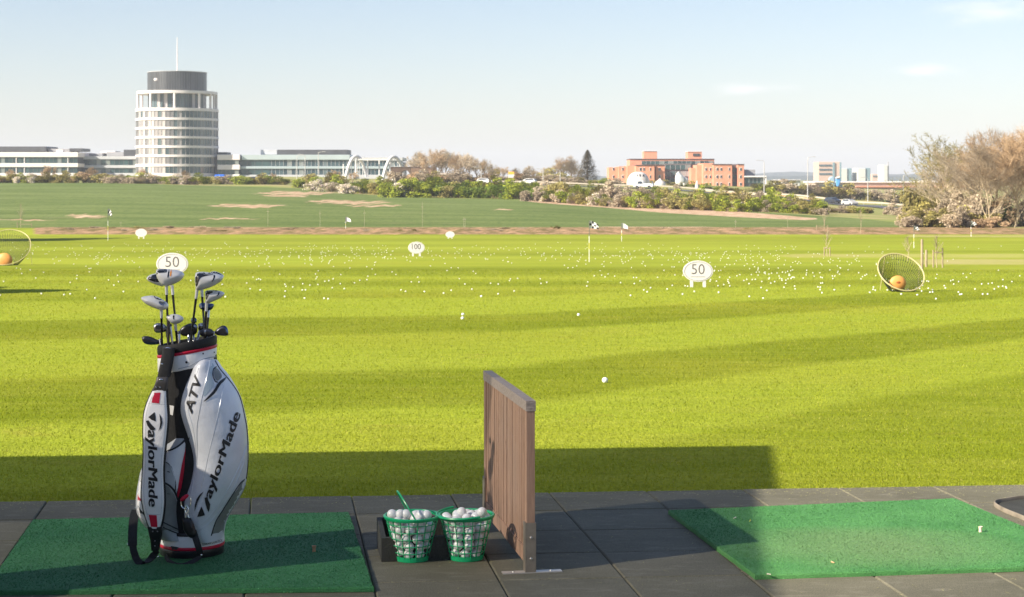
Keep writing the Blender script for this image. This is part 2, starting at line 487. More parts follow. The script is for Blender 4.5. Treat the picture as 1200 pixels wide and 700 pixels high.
def lawn_color(t, pos):
    s = nd(t, 'ShaderNodeSeparateXYZ'); t.links.new(pos, s.inputs[0]); X, Y = s.outputs[0], s.outputs[1]
    wob = math2(t, 'MULTIPLY', math2(t, 'SUBTRACT', noise(t, pos, .22, 2), .5), 1.3)
    g1 = math2(t, 'MULTIPLY', math2(t, 'MAXIMUM', X, 0.0), 1.32); g2 = math2(t, 'MULTIPLY', math2(t, 'MINIMUM', X, 0.0), .35)
    sN = math2(t, 'ADD', math2(t, 'SUBTRACT', math2(t, 'SUBTRACT', Y, g1), g2), wob)
    ramp = nd(t, 'ShaderNodeValToRGB'); r_ = ramp.color_ramp
    stops = [(0,.42),(9.9,.34),(10.3,.75),(13.4,.8),(13.9,.18),(17.4,.2),(18.0,.8),(24.2,.75),(25.0,.15),(30.6,.2),(31.6,.8),(40,.78),(42,.35),(60,.35)]
    r_.elements[0].position = 0; r_.elements[0].color = (.3,.3,.3,1); r_.elements[1].position = 1; r_.elements[1].color = (.35,.35,.35,1)
    for p, c in stops[1:-1]:
        e = r_.elements.new(p/60); e.color = (c, c, c, 1)
    t.links.new(mapr(t, sN, 0, 60), ramp.inputs[0])
    st = ramp.outputs[0]
    far = noise(t, pos, .05, 3, (.35, 1.6, 1)); far = mapr(t, far, .35, .65)
    st = mixc(t, mapr(t, Y, 42, 50), st, far)
    nL = mapr(t, noise(t, pos, .5, 3), .3, .7)
    k = math2(t, 'ADD', math2(t, 'MULTIPLY', st, 1.0), math2(t, 'MULTIPLY', nL, .12))
    c = mixc(t, k, (.122, .158, .001), (.325, .385, .034))
    # yellowish worn tint in patches, greener further out
    c = mixc(t, math2(t, 'MULTIPLY', mapr(t, noise(t, pos, .16, 3), .45, .75), .55), c, (.32, .31, .03))
    c = mixc(t, mapr(t, Y, 30, 120, 0, .4), c, (.27, .31, .03))
    mw = noise(t, pos, 2.2, 3, (.22, 1.8, 1), .6); c = mixc(t, mapr(t, mw, .4, .65, 0, .22), c, (.40, .40, .07))
    dry = noise(t, pos, 1.1, 5, (1, 1, 1), .7); c = mixc(t, mapr(t, dry, .60, .74, 0, .45), c, (.30, .24, .05))
    mid = noise(t, pos, 3.2, 4, (1, 1.6, 1)); c = mixc(t, mapr(t, mid, .3, .7, .0, .28), c, (.12, .16, .006))
    fine = noise(t, pos, 42, 4, (1, .5, 1), .7); c = mixc(t, math2(t, 'MULTIPLY', mapr(t, fine, .42, .7), mapr(t, Y, 15, 55, .5, .1)), c, (.075, .1, .003))
    return c, fine
gm, t, b = nt('meadow_and_lawn')
pos = nd(t, 'ShaderNodeNewGeometry').outputs['Position']
lc, fine = lawn_color(t, pos)
A = nd(t, 'ShaderNodeVertexColor', layer_name='mask'); B = nd(t, 'ShaderNodeVertexColor', layer_name='mask2')
sa = nd(t, 'ShaderNodeSeparateColor'); t.links.new(A.outputs[0], sa.inputs[0])
sb = nd(t, 'ShaderNodeSeparateColor'); t.links.new(B.outputs[0], sb.inputs[0])
nz = noise(t, pos, .35, 5, (1, .35, 1), .65)
def thr(ch, amt=.9, lo=.4, hi=.6):
    return mapr(t, math2(t, 'ADD', ch, math2(t, 'MULTIPLY', math2(t, 'SUBTRACT', nz, .5), amt)), lo, hi)
rowsn = noise(t, pos, .5, 3, (1, .07, 1))
fc = mixc(t, mapr(t, noise(t, pos, .12, 5, (.3, 1, 1)), .35, .65), (.105, .145, .040), (.160, .200, .066))
fc = mixc(t, math2(t, 'MULTIPLY', mapr(t, noise(t, pos, 1.6, 4, (1, .3, 1), .7), .5, .68), .55), fc, (.04, .075, .02))
fc = mixc(t, math2(t, 'MULTIPLY', mapr(t, noise(t, pos, .3, 5, (.14, 1, 1), .7), .6, .74), .5), fc, (.34, .27, .17))
c = mixc(t, thr(sa.outputs[0], .1), lc, fc)
soil = mixc(t, mapr(t, noise(t, pos, .8, 5, (1, .4, 1)), .35, .65), (.36, .22, .14), (.55, .41, .28))
nz2 = noise(t, pos, .9, 5, (.16, 1, 1), .7)
c = mixc(t, mapr(t, math2(t, 'MULTIPLY', sa.outputs[2], math2(t, 'ADD', 1.0, math2(t, 'MULTIPLY', math2(t, 'SUBTRACT', nz2, .5), 3.6))), .35, .6), c, soil)
dirt = mixc(t, mapr(t, noise(t, pos, 1.0, 5, (1, .3, 1), .7), .42, .62), (.17, .13, .055), (.40, .25, .15))
c = mixc(t, thr(sa.outputs[1], .5), c, dirt)
ver = mixc(t, mapr(t, noise(t, pos, .12, 4, (.5, 1, 1)), .4, .6), (.20, .24, .06), (.34, .29, .14))
c = mixc(t, thr(sb.outputs[0], .3), c, ver)
c = mixc(t, math2(t, 'MULTIPLY', thr(sb.outputs[1], .8, .3, .8), .8), c, (.42, .36, .16))
t.links.new(c, b.inputs['Base Color']); b.inputs['Roughness'].default_value = .9; b.inputs['Specular IOR Level'].default_value = .05
bump(t, b, noise(t, pos, 30, 4, (1, .6, 1), .7), .6, .03)
ground = mb.build('ground', gm, smooth=True); tag(ground, None, None, kind='structure')
for nm, cc_ in (('mask', cols), ('mask2', cols2)):
    at = ground.data.color_attributes.new(nm, 'FLOAT_COLOR', 'POINT'); at.data.foreach_set('color', cc_)

# grass blades over the nearest mown turf: one sheet of uncountable blades
bm_ = nt('turf_blades'); gmat, t, b = bm_
pos = nd(t, 'ShaderNodeNewGeometry').outputs['Position']; lc, fine = lawn_color(t, pos)
g = nd(t, 'ShaderNodeNewGeometry').outputs['Random Per Island']
lc = mixc(t, mapr(t, g, 0, 1, 0, .3), lc, (.42, .44, .03)); lc = mixc(t, mapr(t, g, .93, .97, 0, .5), lc, (.45, .38, .14))
t.links.new(lc, b.inputs['Base Color']); b.inputs['Roughness'].default_value = .7; b.inputs['Specular IOR Level'].default_value = .08
tr = nd(t, 'ShaderNodeBsdfTranslucent'); t.links.new(lc, tr.inputs[0]); mx = nd(t, 'ShaderNodeMixShader'); mx.inputs[0].default_value = .3
out = [n for n in t.nodes if n.type == 'OUTPUT_MATERIAL'][0]
t.links.new(b.outputs[0], mx.inputs[1]); t.links.new(tr.outputs[0], mx.inputs[2]); t.links.new(mx.outputs[0], out.inputs[0])
vs = []; fs = []; rnd = random.random
N = 330000
for i in range(N):
    y = 8.3+62*(rnd()**3.9)
    x = (rnd()-.5)*(y*.66)
    if y < EDGE(x)+.004: continue
    z = zg(x, y)-.003; h = (.008+.012*rnd())*(1+.018*(y-8)); a = rnd()*6.283; wd = .0022*(1+.12*(y-8))
    if y < EDGE(x)+.05: h *= 1.9
    dx, dy = math.cos(a)*wd, math.sin(a)*wd; lx, ly = (rnd()-.5)*.022, (rnd()-.5)*.022
    o = len(vs); vs += [(x-dx, y-dy, z), (x+dx, y+dy, z), (x+lx, y+ly, z+h)]; fs.append((o, o+1, o+2))
mb = MB(); mb.add(vs, fs); gr = mb.build('grass', gmat)
tag(gr, 'short mown yellow green grass blades beside the paving', 'grass', kind='stuff')

# ------------------------------------------------------------------ paving, mats
tm, t, b = nt('rubber_tile')
pos = nd(t, 'ShaderNodeNewGeometry').outputs['Position']; isl = nd(t, 'ShaderNodeNewGeometry').outputs['Random Per Island']
c = mixc(t, mapr(t, noise(t, pos, 1.3, 4, (1, 1.5, 1)), .3, .7), (.115, .108, .068), (.195, .180, .122))
c = mixc(t, mapr(t, isl, 0, 1, 0, .3), c, (.10, .098, .08))
c = mixc(t, mapr(t, noise(t, pos, 190, 2), .42, .62, 0, .55), c, (.045, .045, .036))
c = mixc(t, math2(t, 'MULTIPLY', mapr(t, noise(t, pos, 7, 5, (1, 2.5, 1), .7), .52, .72), .4), c, (.28, .26, .20))
t.links.new(c, b.inputs['Base Color']); b.inputs['Roughness'].default_value = .8; b.inputs['Specular IOR Level'].default_value = .3
bump(t, b, noise(t, pos, 160, 3), .5, .004)
mb = MB(); e1 = Vector((1, .091, 0)); e2 = Vector((-.14, 1, 0)); o0 = Vector((-.811, EDGE(-.811), 0))
rs = random.Random(3)
for i in range(-12, 14):
    for j in range(0, 22):
        g_ = .004; a0, a1 = i*.5+g_/2, (i+1)*.5-g_/2; b0, b1 = -(j+1)*.465+g_/2, -j*.465-g_/2
        dz = rs.uniform(-.0012, .0012); bv = .006
        q = [o0+e1*a+e2*b_ for a, b_ in ((a0, b0), (a1, b0), (a1, b1), (a0, b1))]
        qi = [o0+e1*a+e2*b_ for a, b_ in ((a0+bv, b0+bv), (a1-bv, b0+bv), (a1-bv, b1-bv), (a0+bv, b1-bv))]
        vs = [p+Vector((0, 0, -.11)) for p in q]+[p+Vector((0, 0, dz-.005)) for p in q]+[p+Vector((0, 0, dz)) for p in qi]
        mb.add(vs, [(8,9,10,11),(4,5,9,8),(5,6,10,9),(6,7,11,10),(7,4,8,11),(0,1,5,4),(1,2,6,5),(2,3,7,6),(3,0,4,7)])
pav = mb.build('paving', tm); tag(pav, None, None, kind='structure')

def matmat(name, c1, c2, worn, wc):
    m, t, b = nt(name); pos = nd(t, 'ShaderNodeNewGeometry').outputs['Position']
    c = mixc(t, mapr(t, noise(t, pos, 2.2, 4), .3, .7), c1, c2)
    s = nd(t, 'ShaderNodeSeparateXYZ'); t.links.new(pos, s.inputs[0])
    dx = math2(t, 'DIVIDE', math2(t, 'SUBTRACT', s.outputs[0], wc[0]), .62); dy = math2(t, 'DIVIDE', math2(t, 'SUBTRACT', s.outputs[1], wc[1]), .42)
    rr = math2(t, 'ADD', math2(t, 'ADD', math2(t, 'MULTIPLY', dx, dx), math2(t, 'MULTIPLY', dy, dy)), math2(t, 'MULTIPLY', noise(t, pos, 4, 4), .9))
    c = mixc(t, mapr(t, rr, 1.7, .3, 0, .75), c, worn)
    c = mixc(t, mapr(t, noise(t, pos, 220, 2), .5, .68, 0, .5), c, tuple(x*.35 for x in c1))
    c = mixc(t, mapr(t, noise(t, pos, 120, 2), .64, .72, 0, .5), c, tuple(min(1, x*1.9+.03) for x in c2))
    t.links.new(c, b.inputs['Base Color']); b.inputs['Roughness'].default_value = .75; b.inputs['Specular IOR Level'].default_value = .3
    bump(t, b, noise(t, pos, 200, 3), .9, .006); return m
def rugmat(cs, m, label):
    cs = [G(u, v, .02) for u, v in cs]; cen = sum(cs, Vector())/4; n = 24
    mb = MB(); rs = random.Random(5); ring = []
    for k in range(4):
        for i in range(n):
            p = cs[k].lerp(cs[(k+1) % 4], i/n); p = p+Vector((rs.uniform(-1,1), rs.uniform(-1,1), 0))*.0022; ring.append(p)
    N_ = len(ring); vs = []
    for k, (dz, s) in enumerate(((-.019, 1.001), (-.005, 1.0), (0, .996))):
        for p in ring: q = cen+(p-cen)*s; vs.append((q.x, q.y, .02+dz))
    fs = [(k*N_+i, k*N_+(i+1) % N_, (k+1)*N_+(i+1) % N_, (k+1)*N_+i) for k in range(2) for i in range(N_)]
    fs.append(tuple(2*N_+i for i in range(N_)))
    # turf tufts
    root = thing('golf_mat', (cen.x, cen.y, 0), label, 'golf mat', 'green practice mats on the tee')
    mb.add(vs, fs); mb.build('base', m, root)
    tv = []; tf = []
    for i in range(36000):
        a, b_ = rs.random(), rs.random(); p = cs[0].lerp(cs[1], a).lerp(cs[3].lerp(cs[2], a), b_)
        h = rs.uniform(.001, .0045); an = rs.random()*6.28; o = len(tv); dx, dy = math.cos(an)*.0022, math.sin(an)*.0022
        tv += [(p.x-dx, p.y-dy, .0195), (p.x+dx, p.y+dy, .0195), (p.x+rs.uniform(-.006,.006), p.y+rs.uniform(-.006,.006), .02+h)]; tf.append((o, o+1, o+2))
    m2 = MB(); m2.add(tv, tf); o = m2.build('turf_pile', m, root); o['kind'] = 'stuff'
    return root
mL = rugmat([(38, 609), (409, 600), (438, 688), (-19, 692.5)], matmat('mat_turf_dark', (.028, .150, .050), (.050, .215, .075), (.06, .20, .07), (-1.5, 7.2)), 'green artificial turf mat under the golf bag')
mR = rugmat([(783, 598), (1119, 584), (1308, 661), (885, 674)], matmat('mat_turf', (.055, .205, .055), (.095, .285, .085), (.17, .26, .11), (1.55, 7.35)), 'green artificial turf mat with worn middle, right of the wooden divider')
rub = M('tee_rubber', (.55, .30, .16), .6)
def tee(u, v, col, label):
    p = G(u, v, .02); mb = MB(); mb.lathe((p.x, p.y, .02), [(.0075, 0), (.007, .012), (.0085, .020), (.010, .024), (.008, .024), (.005, .020)], 14)
    o = mb.build('golf_tee', col, smooth=True, origin=(p.x, p.y, .02)); tag(o, label, 'golf tee')
tee(368, 646.5, rub, 'small orange tee peg on the mat with the golf bag')
tee(1149, 623.5, M('tee_pale', (.75, .6, .45), .6), 'small pale pink tee peg on the right mat')
yel = M('tee_fleck', (.6, .62, .12), .6)
for (u, v, l) in ((861, 607, 'tiny cream broken tee bit in the shaded corner of the right mat'), (879, 610.5, 'tiny yellow broken tee bit at the shadow edge on the right mat'), (976, 659, 'tiny broken tee bit near the front of the right mat'), (901, 673, 'tiny pale broken tee lying at the near corner of the right mat')):
    p = G(u, v, .024); mb = MB(); a = random.random()*3; q = Vector((math.cos(a), math.sin(a), .1))*.008
    mb.tube([p-q, p, p+q], [.002, .002, .0035], 6); o = mb.build('broken_tee', yel if 'yellow' in l else rub if 'near the front' in l else M('tee_white', (.7, .66, .5)), origin=p); tag(o, l, 'broken tee')

rs = random.Random(77); vs = []; fs = []
for i in range(2600):
    if i < 1500: x = rs.uniform(-3.2, 3.6); y = EDGE(x)-.01-abs(rs.gauss(0, .12))
    else: x = rs.uniform(-3, 3.4); y = rs.uniform(6.2, 8.7)
    a = rs.random()*6.28; l = rs.uniform(.004, .013); w_ = .0012; z = .0215 if False else .003; o = len(vs); dx, dy = math.cos(a), math.sin(a)
    vs += [(x-dx*l, y-dy*l, z), (x+dy*w_, y-dx*w_, z+.001), (x+dx*l, y+dy*l, z+.003), (x-dy*w_, y+dx*w_, z+.001)]; fs.append((o, o+1, o+2, o+3))
mb = MB(); mb.add(vs, fs); o = mb.build('grass_clippings', M('clippings', (.36, .34, .14), .8, island=.5)); tag(o, 'dry grass clippings and crumbs strewn over the grey paving', 'grass clippings', kind='stuff')
# ------------------------------------------------------------------ wooden divider
wm, t, b = nt('weathered_wood')
tc = nd(t, 'ShaderNodeTexCoord').outputs['Object']; isl = nd(t, 'ShaderNodeNewGeometry').outputs['Random Per Island']
gr_ = noise(t, tc, 26, 6, (6, 6, .35), .65)
c = mixc(t, mapr(t, gr_, .3, .7), (.28, .16, .105), (.50, .32, .22))
c = mixc(t, mapr(t, isl, 0, 1, 0, .45), c, (.36, .235, .165)); c = mixc(t, math2(t, 'MULTIPLY', mapr(t, noise(t, tc, 3, 4, (1, 1, .5)), .5, .8), .4), c, (.33, .27, .22))
sz_ = nd(t, 'ShaderNodeSeparateXYZ'); t.links.new(tc, sz_.inputs[0])
c = mixc(t, math2(t, 'MULTIPLY', mapr(t, noise(t, tc, 9, 4, (1, 1, .3)), .48, .62, .0, .55), mapr(t, sz_.outputs[2], .25, .02)), c, (.10, .08, .06))
c = mixc(t, mapr(t, noise(t, tc, 14, 3, (1, 1, .5), .7), .64, .7, 0, .5), c, (.14, .085, .05))
t.links.new(c, b.inputs['Base Color']); b.inputs['Roughness'].default_value = .75; b.inputs['Specular IOR Level'].default_value = .25
bump(t, b, gr_, .5, .004)
railm = M('weathered_rail', (.34, .28, .235), .8, var=.25, scale=18, vec=(1, 6, 6), bmp=.4, bscale=60)
steel = M('brushed_steel', (.55, .52, .47), .38, .9, .1, 40)
bronze = M('steel_bracket', (.36, .31, .25), .5, .7, .15, 20)
pn = G(622, 672); pf = Vector((-.115, 8.02, 0)); pd = (pf-pn); L = pd.length; pd.normalize(); ps = Vector((-pd.y, pd.x, 0))*-1   # ps to the right
root = thing('wooden_divider', (pn.x, pn.y, 0), 'low slatted wooden bay divider with steel foot bracket', 'divider')
H0, H1 = .035, .70
Z = Vector((0, 0, 1)); TH = .034
def pbox(mb, a0, a1, s0, s1, z0, z1, mi=0):
    mb.box(pn+pd*((a0+a1)/2)+ps*((s0+s1)/2)+Z*((z0+z1)/2), (a1-a0, s1-s0, z1-z0), mi=mi, axes=(pd, ps, Z))
mb = MB(); pbox(mb, -.003, L+.003, -TH/2-.003, TH/2+.003, H1-.042, H1); mb.build('top_rail', railm, root)
mb = MB(); pbox(mb, 0, L, -TH/2, TH/2, H0, H0+.06); mb.build('bottom_rail', wm, root)
for a in (0, L-.05):
    mb = MB(); pbox(mb, a, a+.05, -TH/2, TH/2, H0+.0605, H1-.0425); mb.build('post', wm, root)
mb = MB(); a = .0535; i = 0
rs = random.Random(8)
while a < L-.09:
    wv = .038+rs.uniform(-.002, .006); pbox(mb, a, a+wv, -TH/2+.004+rs.uniform(0, .003), TH/2-.006, H0+.0605, H1-.0425); a += wv+.007
mb.build('slats', wm, root)
mb = MB(); pbox(mb, -.0045, -.0035, -TH/2-.002, TH/2+.002, .002, .205); pbox(mb, -.0045, .045, -TH/2-.006, -TH/2-.001, .002, .205); pbox(mb, -.0045, .045, TH/2+.001, TH/2+.004, .002, .205)
br = mb.build('bracket', bronze, root)
mb = MB()
for z in (.06, .145): mb.lathe((0, 0, 0), [(.0055, 0), (.0055, .003), (.003, .005)], 10)
k = len(mb.v)//2; nv = []
for q, z in enumerate((.06, .145)):
    for v in mb.v[q*k:(q+1)*k]: nv.append(pn+pd*(-.0045-v[2])+ps*v[0]+Z*(z+v[1]))

for q in (0, 1):
    m2 = MB(); m2.add(nv[q*k:(q+1)*k], [tuple(i for i in f) for f in mb.f[:len(mb.f)//2]]); m2.build('bolt', steel, root)
mb = MB(); pbox(mb, -.006, .034, -.115, .13, .001, .005); fp = mb.build('foot_plate', M('foot_plate', (.62, .58, .52), .45, .6), root)
for s in (-.07, .085): mb = MB(); mb.lathe(pn+ps*s+pd*.014+Z*.005, [(.006, 0), (.005, .003)], 8); mb.build('bolt', steel, fp)
mb = MB(); pbox(mb, L-.04, L, -.115, .13, .001, .005); mb.build('foot_plate', steel, root)
mb = MB(); pbox(mb, L-.05, L+.004, -TH/2-.006, -TH/2-.001, .002, .205); mb.build('bracket', bronze, root)

# ------------------------------------------------------------------ trays
rubm = M('black_rubber', (.040, .040, .033), .75, var=.3, scale=9, bmp=.4, bscale=150)
def ball_tray(fl, ang, wx, dy, h, h2, label):
    """low open rubber box: sloping rim, higher at the back"""
    root = thing('ball_tray', (fl.x, fl.y, 0), label, 'ball tray')
    ax = Vector((math.cos(ang), math.sin(ang), 0)); ay = Vector((-ax.y, ax.x, 0)); th = .02
    def wall(a0, a1, b0, b1, z0, zf, zb):
        q = [(a0, b0), (a1, b0), (a1, b1), (a0, b1)]; vs = [fl+ax*a+ay*b_+Z*z0 for a, b_ in q]+[fl+ax*a+ay*b_+Z*(zf+(zb-zf)*b_/dy) for a, b_ in q]
        return vs, [(0,3,2,1),(4,5,6,7),(0,1,5,4),(1,2,6,5),(2,3,7,6),(3,0,4,7)]
    mb = MB()
    for w_ in ((0, wx, 0, th), (0, wx, dy-th, dy), (0, th, th, dy-th), (wx-th, wx, th, dy-th)): mb.add(*wall(*w_, .001, h, h2))
    mb.build('rim', rubm, root)
    mb = MB(); mb.add(*wall(th+.001, wx-th-.001, th+.001, dy-th-.001, .001, .02, .03)); mb.build('floor_plate', rubm, root)
    return root
ball_tray(G(447, 659), R(8), .43, .32, .10, .125, 'low black rubber ball tray behind the two green buckets')
# rounded tray on the right
p0 = G(1168, 600); 
root = thing('ball_tray', (p0.x, p0.y, 0), 'black rounded rubber tray at the right edge of the tee', 'ball tray')
pts = [G(u, v) for u, v in ((1212, 616), (1195, 608.5), (1180, 602.5), (1169, 597), (1164.5, 593), (1167, 590.5), (1178, 588.5), (1195, 586), (1215, 584), (1240, 582), (1260, 596), (1268, 612), (1240, 620))]
pts = [Vector(p) for p in spline([tuple(p) for p in pts+[pts[0]]], 5)][:-1]
cen = sum(pts, Vector())/len(pts); vs = []; k = len(pts)
for s, z in ((1, .001), (1, .016), (.985, .022), (.955, .022), (.94, .016), (.93, .006)):
    for p in pts: q = cen+(p-cen)*s; vs.append((q.x, q.y, z))
fs = [(i*k+j, i*k+(j+1) % k, (i+1)*k+(j+1) % k, (i+1)*k+j) for i in range(5) for j in range(k)]
mb = MB(); mb.add(vs, fs[:]); mb.build('rim', M('worn_rubber', (.17, .145, .11), .7, var=.3, scale=12), root, smooth=True)
mb = MB(); mb.add(vs[-k:], [tuple(range(k))]); mb.build('floor_plate', rubm, root)

# ------------------------------------------------------------------ buckets of balls
grn = M('green_plastic', (.012, .40, .155), .32, var=.08, spec=.5)
ballm, t, b = nt('ball_white'); tc = nd(t, 'ShaderNodeTexCoord').outputs['Object']
oi = nd(t, 'ShaderNodeObjectInfo').outputs['Random']
c = mixc(t, mapr(t, noise(t, tc, 40, 3), .5, .8, 0, .35), (.80, .80, .78), (.60, .57, .50)); c = mixc(t, mapr(t, oi, 0, 1, 0, .25), c, (.66, .67, .66))
t.links.new(c, b.inputs['Base Color']); b.inputs['Roughness'].default_value = .3; b.inputs['Coat Weight'].default_value = .3
vr = nd(t, 'ShaderNodeTexVoronoi', Scale=240); t.links.new(tc, vr.inputs['Vector']); bump(t, b, mapr(t, vr.outputs['Distance'], 0, .5), .5, .0008)
BR = .0214
mb = MB(); mb.sphere((0, 0, 0), BR, 20, 12); bproto = mb.build('golf_ball', ballm, smooth=True, ang=180)
tag(bproto, 'white golf ball', 'golf ball'); first_ball = [True]
def ball(loc, label, group, s=1.0):
    if first_ball[0]: o = bproto; first_ball[0] = False
    else: o = bproto.copy(); COL.objects.link(o)
    o.location = loc; o.rotation_euler = (random.random()*6, random.random()*6, 0); o.scale = (s, s, s); tag(o, label, 'golf ball', group); return o
def bucket(c, handle, label, name_):
    RT, RB, HT = .112, .068, .188
    root = thing('ball_bucket', (c.x, c.y, 0), label, 'bucket', 'green baskets of practice balls')
    rad = lambda z: RB+(RT-RB)*(z/HT)
    ring = lambda r, z, n=48: [c+Vector((math.cos(2*math.pi*i/n)*r, math.sin(2*math.pi*i/n)*r, z)) for i in range(n)]
    mb = MB(); mb.lathe(c, [(RT-.001, HT-.012), (RT+.004, HT-.012), (RT+.009, HT-.003), (RT+.009, HT), (RT+.005, HT+.003), (RT-.001, HT+.002), (RT-.003, HT-.002), (RT-.001, HT-.012)], 48, cap=False); mb.build('rim', grn, root, smooth=True)
    mb = MB()
    for i in range(18):
        a = 2*math.pi*(i+.3)/18; q = [c+Vector((math.cos(a)*rad(z), math.sin(a)*rad(z), z)) for z in (.008, .06, .12, .178)]; mb.tube(q, .0024, 6)
    for z in (.038, .068, .098, .128, .158): mb.tube(ring(rad(z), z), .0021, 6, closed=True)
    mb.build('lattice', grn, root, smooth=True)
    mb = MB(); mb.lathe(c, [(RB-.006, .002), (RB+.003, .002), (RB+.006, .022), (RB+.003, .022), (RB-.003, .008), (.001, .008)], 40, cap=False); mb.build('base', grn, root, smooth=True)
    if handle == 'up':
        mb = MB(); hx = Vector((-.224, .975, 0)); q = []
        for i in range(25):
            th = math.pi*i/24; r_ = RT+.002; p = c+hx*(-math.cos(th)*r_)
            p = p+(Vector((-.475, -.109, .87)).normalized())*(math.sin(th)*.125)+Z*(HT-.008); q.append(p)
        mb.tube(q, .0036, 6)
        mb.build('handle', grn, root, smooth=True)
    else:
        mb = MB(); q = []
        for i in range(29):
            a = R(118)+math.pi*i/28; r_ = RT+.013; q.append(c+Vector((math.cos(a)*r_, math.sin(a)*r_, HT+.009-.010*math.sin(math.pi*i/28))))
        mb.tube(q, .0048, 8); mb.build('handle', grn, root, smooth=True)
    # pack the balls
    rs = random.Random(11 if handle == 'up' else 12); placed = []
    tries = 0; z = .012+BR
    lay = 0
    while z < HT-.014:
        rr = rad(z)-BR-.002; n1 = max(5, int(2*math.pi*rr/(BR*2.06))); ph = rs.random()*6
        for i in range(n1):
            if z > HT-.026 and rs.random() < .35: continue
            a = ph+2*math.pi*i/n1; placed.append(c+Vector((math.cos(a)*rr, math.sin(a)*rr, z+rs.uniform(-.003, .003))))
        r2 = rr-BR*2.05
        if z > .12 and r2 > BR*.7:
            n2 = max(3, int(2*math.pi*r2/(BR*2.1)))
            for i in range(n2): a = ph+2*math.pi*i/n2; placed.append(c+Vector((math.cos(a)*r2, math.sin(a)*r2, z+.006)))
            if r2 > BR*2: placed.append(c+Vector((0, 0, z+.004)))
        z += BR*1.62; lay += 1
    if handle == 'up':
        for (u, v) in ((459.5, 609.5), (469, 612.3), (476, 611.5), (493, 613), (500, 614)): 
            p = P(u, v, c.y-.03 if u < 480 else c.y-.05); p.z = HT+.008; placed.append(p)
    else:
        for (u, v) in ((541, 611), (565, 609.5)): p = P(u, v, c.y-.01); p.z = HT+.01; placed.append(p)
    for p in placed: ball(p, 'white golf ball packed in the '+name_, 'balls in the '+name_)
cB1 = G(483, 656); cB2 = G(546.5, 655)
bucket(cB1, 'up', 'green plastic ball basket with its handle tilted up, left of the pair', 'left green basket')
bucket(cB2, 'down', 'green plastic ball basket with its handle folded on the rim, beside the divider', 'right green basket')

# ------------------------------------------------------------------ golf bag
YB = 7.23
def bx(u): return (u-CU)*YB/F
def bz(v): return CH-(v-HV)*YB/F
vin = dict(spec=.5, coat=.08)
white = M('white_vinyl', (.84, .83, .82), .45, var=.05, scale=12, bmp=.45, bscale=16, **vin)
silver = M('silver_vinyl', (.72, .74, .78), .42, metal=.1, var=.06, scale=8, bmp=.55, bscale=13, **vin)
grey = M('grey_vinyl', (.22, .23, .22), .5, var=.12, scale=14, bmp=.15, bscale=300)
lgrey = M('pale_grey_vinyl', (.42, .44, .46), .5, var=.08, scale=14, bmp=.5, bscale=22)
blk = M('black_nylon', (.012, .012, .013), .6, var=.3, scale=60, bmp=.3, bscale=400)
blkv = M('black_vinyl', (.014, .014, .016), .35, var=.2, scale=30)
red = M('red_vinyl', (.55, .008, .04), .4, var=.06)
inkm = M('black_print', (.02, .02, .022), .45, var=.1)
seam = M('seam_thread', (.36, .38, .40), .6)
chrome = M('chrome', (.8, .8, .8), .15, 1.0, .03)
bag = thing('golf_bag', (bx(225), YB, 0), 'white silver and black golf bag with red trim standing on the left mat', 'golf bag')
def rows(L, ex=2.0, n=48, yo=0.0, dens=5):
    r = []
    L = [tuple(q) for q in L]
    for (v, a, b_, yc, dh) in spline(L, dens): k_ = (YB+yc)/F; r.append((CH-(v-HV)*k_, (a-CU)*k_, (b_-CU)*k_, YB+yc, dh))
    mb = MB(); mb.loft(r[::-1], n, ex); return mb
# main tube
core = rows([(412,187,253,0,.118),(440,188,256,0,.118),(500,189,262,0,.122),(580,190,262,0,.125),(630,190,261,0,.126)])
core.build('body', blk, bag, smooth=True)
# base cup
mbb = MB(); mbb.loft([(.005, bx(190), bx(260), YB, .125), (.02, bx(188), bx(262), YB, .133), (.045, bx(188), bx(262.3), YB, .134), (.052, bx(188.5), bx(262), YB, .132)], 48, 2.0); base = mbb.build('base_cup', blkv, bag, smooth=True)
mbr = MB(); mbr.loft([(.053, bx(187.6), bx(262.6), YB, .1345), (.057, bx(187.2), bx(263), YB, .137), (.062, bx(187.2), bx(263), YB, .137), (.066, bx(187.6), bx(262.8), YB, .1345)], 48, 2.0); mbr.build('trim', red, bag, smooth=True)
mbw = MB(); mbw.loft([(.0665, bx(187.8), bx(262.5), YB, .1335), (.075, bx(187.6), bx(262.6), YB, .1345), (.105, bx(188), bx(262.3), YB, .133), (.112, bx(188.6), bx(262), YB, .131)], 48, 2.0); mbw.build('base_ring', white, bag, smooth=True)
tr_w = mbw.bvh()
MBk = MB(); MBk.loft([(.1125, bx(188), bx(262.4), YB, .134), (.118, bx(187.8), bx(262.8), YB, .136), (.123, bx(188), bx(262.4), YB, .134)], 48, 2.0); MBk.build('trim', blkv, bag, smooth=True)
text_on('TERRAIN CONTROL', (236.5, 639.8), (261, 635), 3.2, (0, -1), [tr_w], .0015, .01).build('lettering', M('grey_print', (.2, .22, .25)), bag)
decal([(200, 640), (209.5, 641.5), (209.5, 652.5), (200, 651.5)], [tr_w, mbr.bvh()], .002, 3).build('buckle_patch', blk, bag)
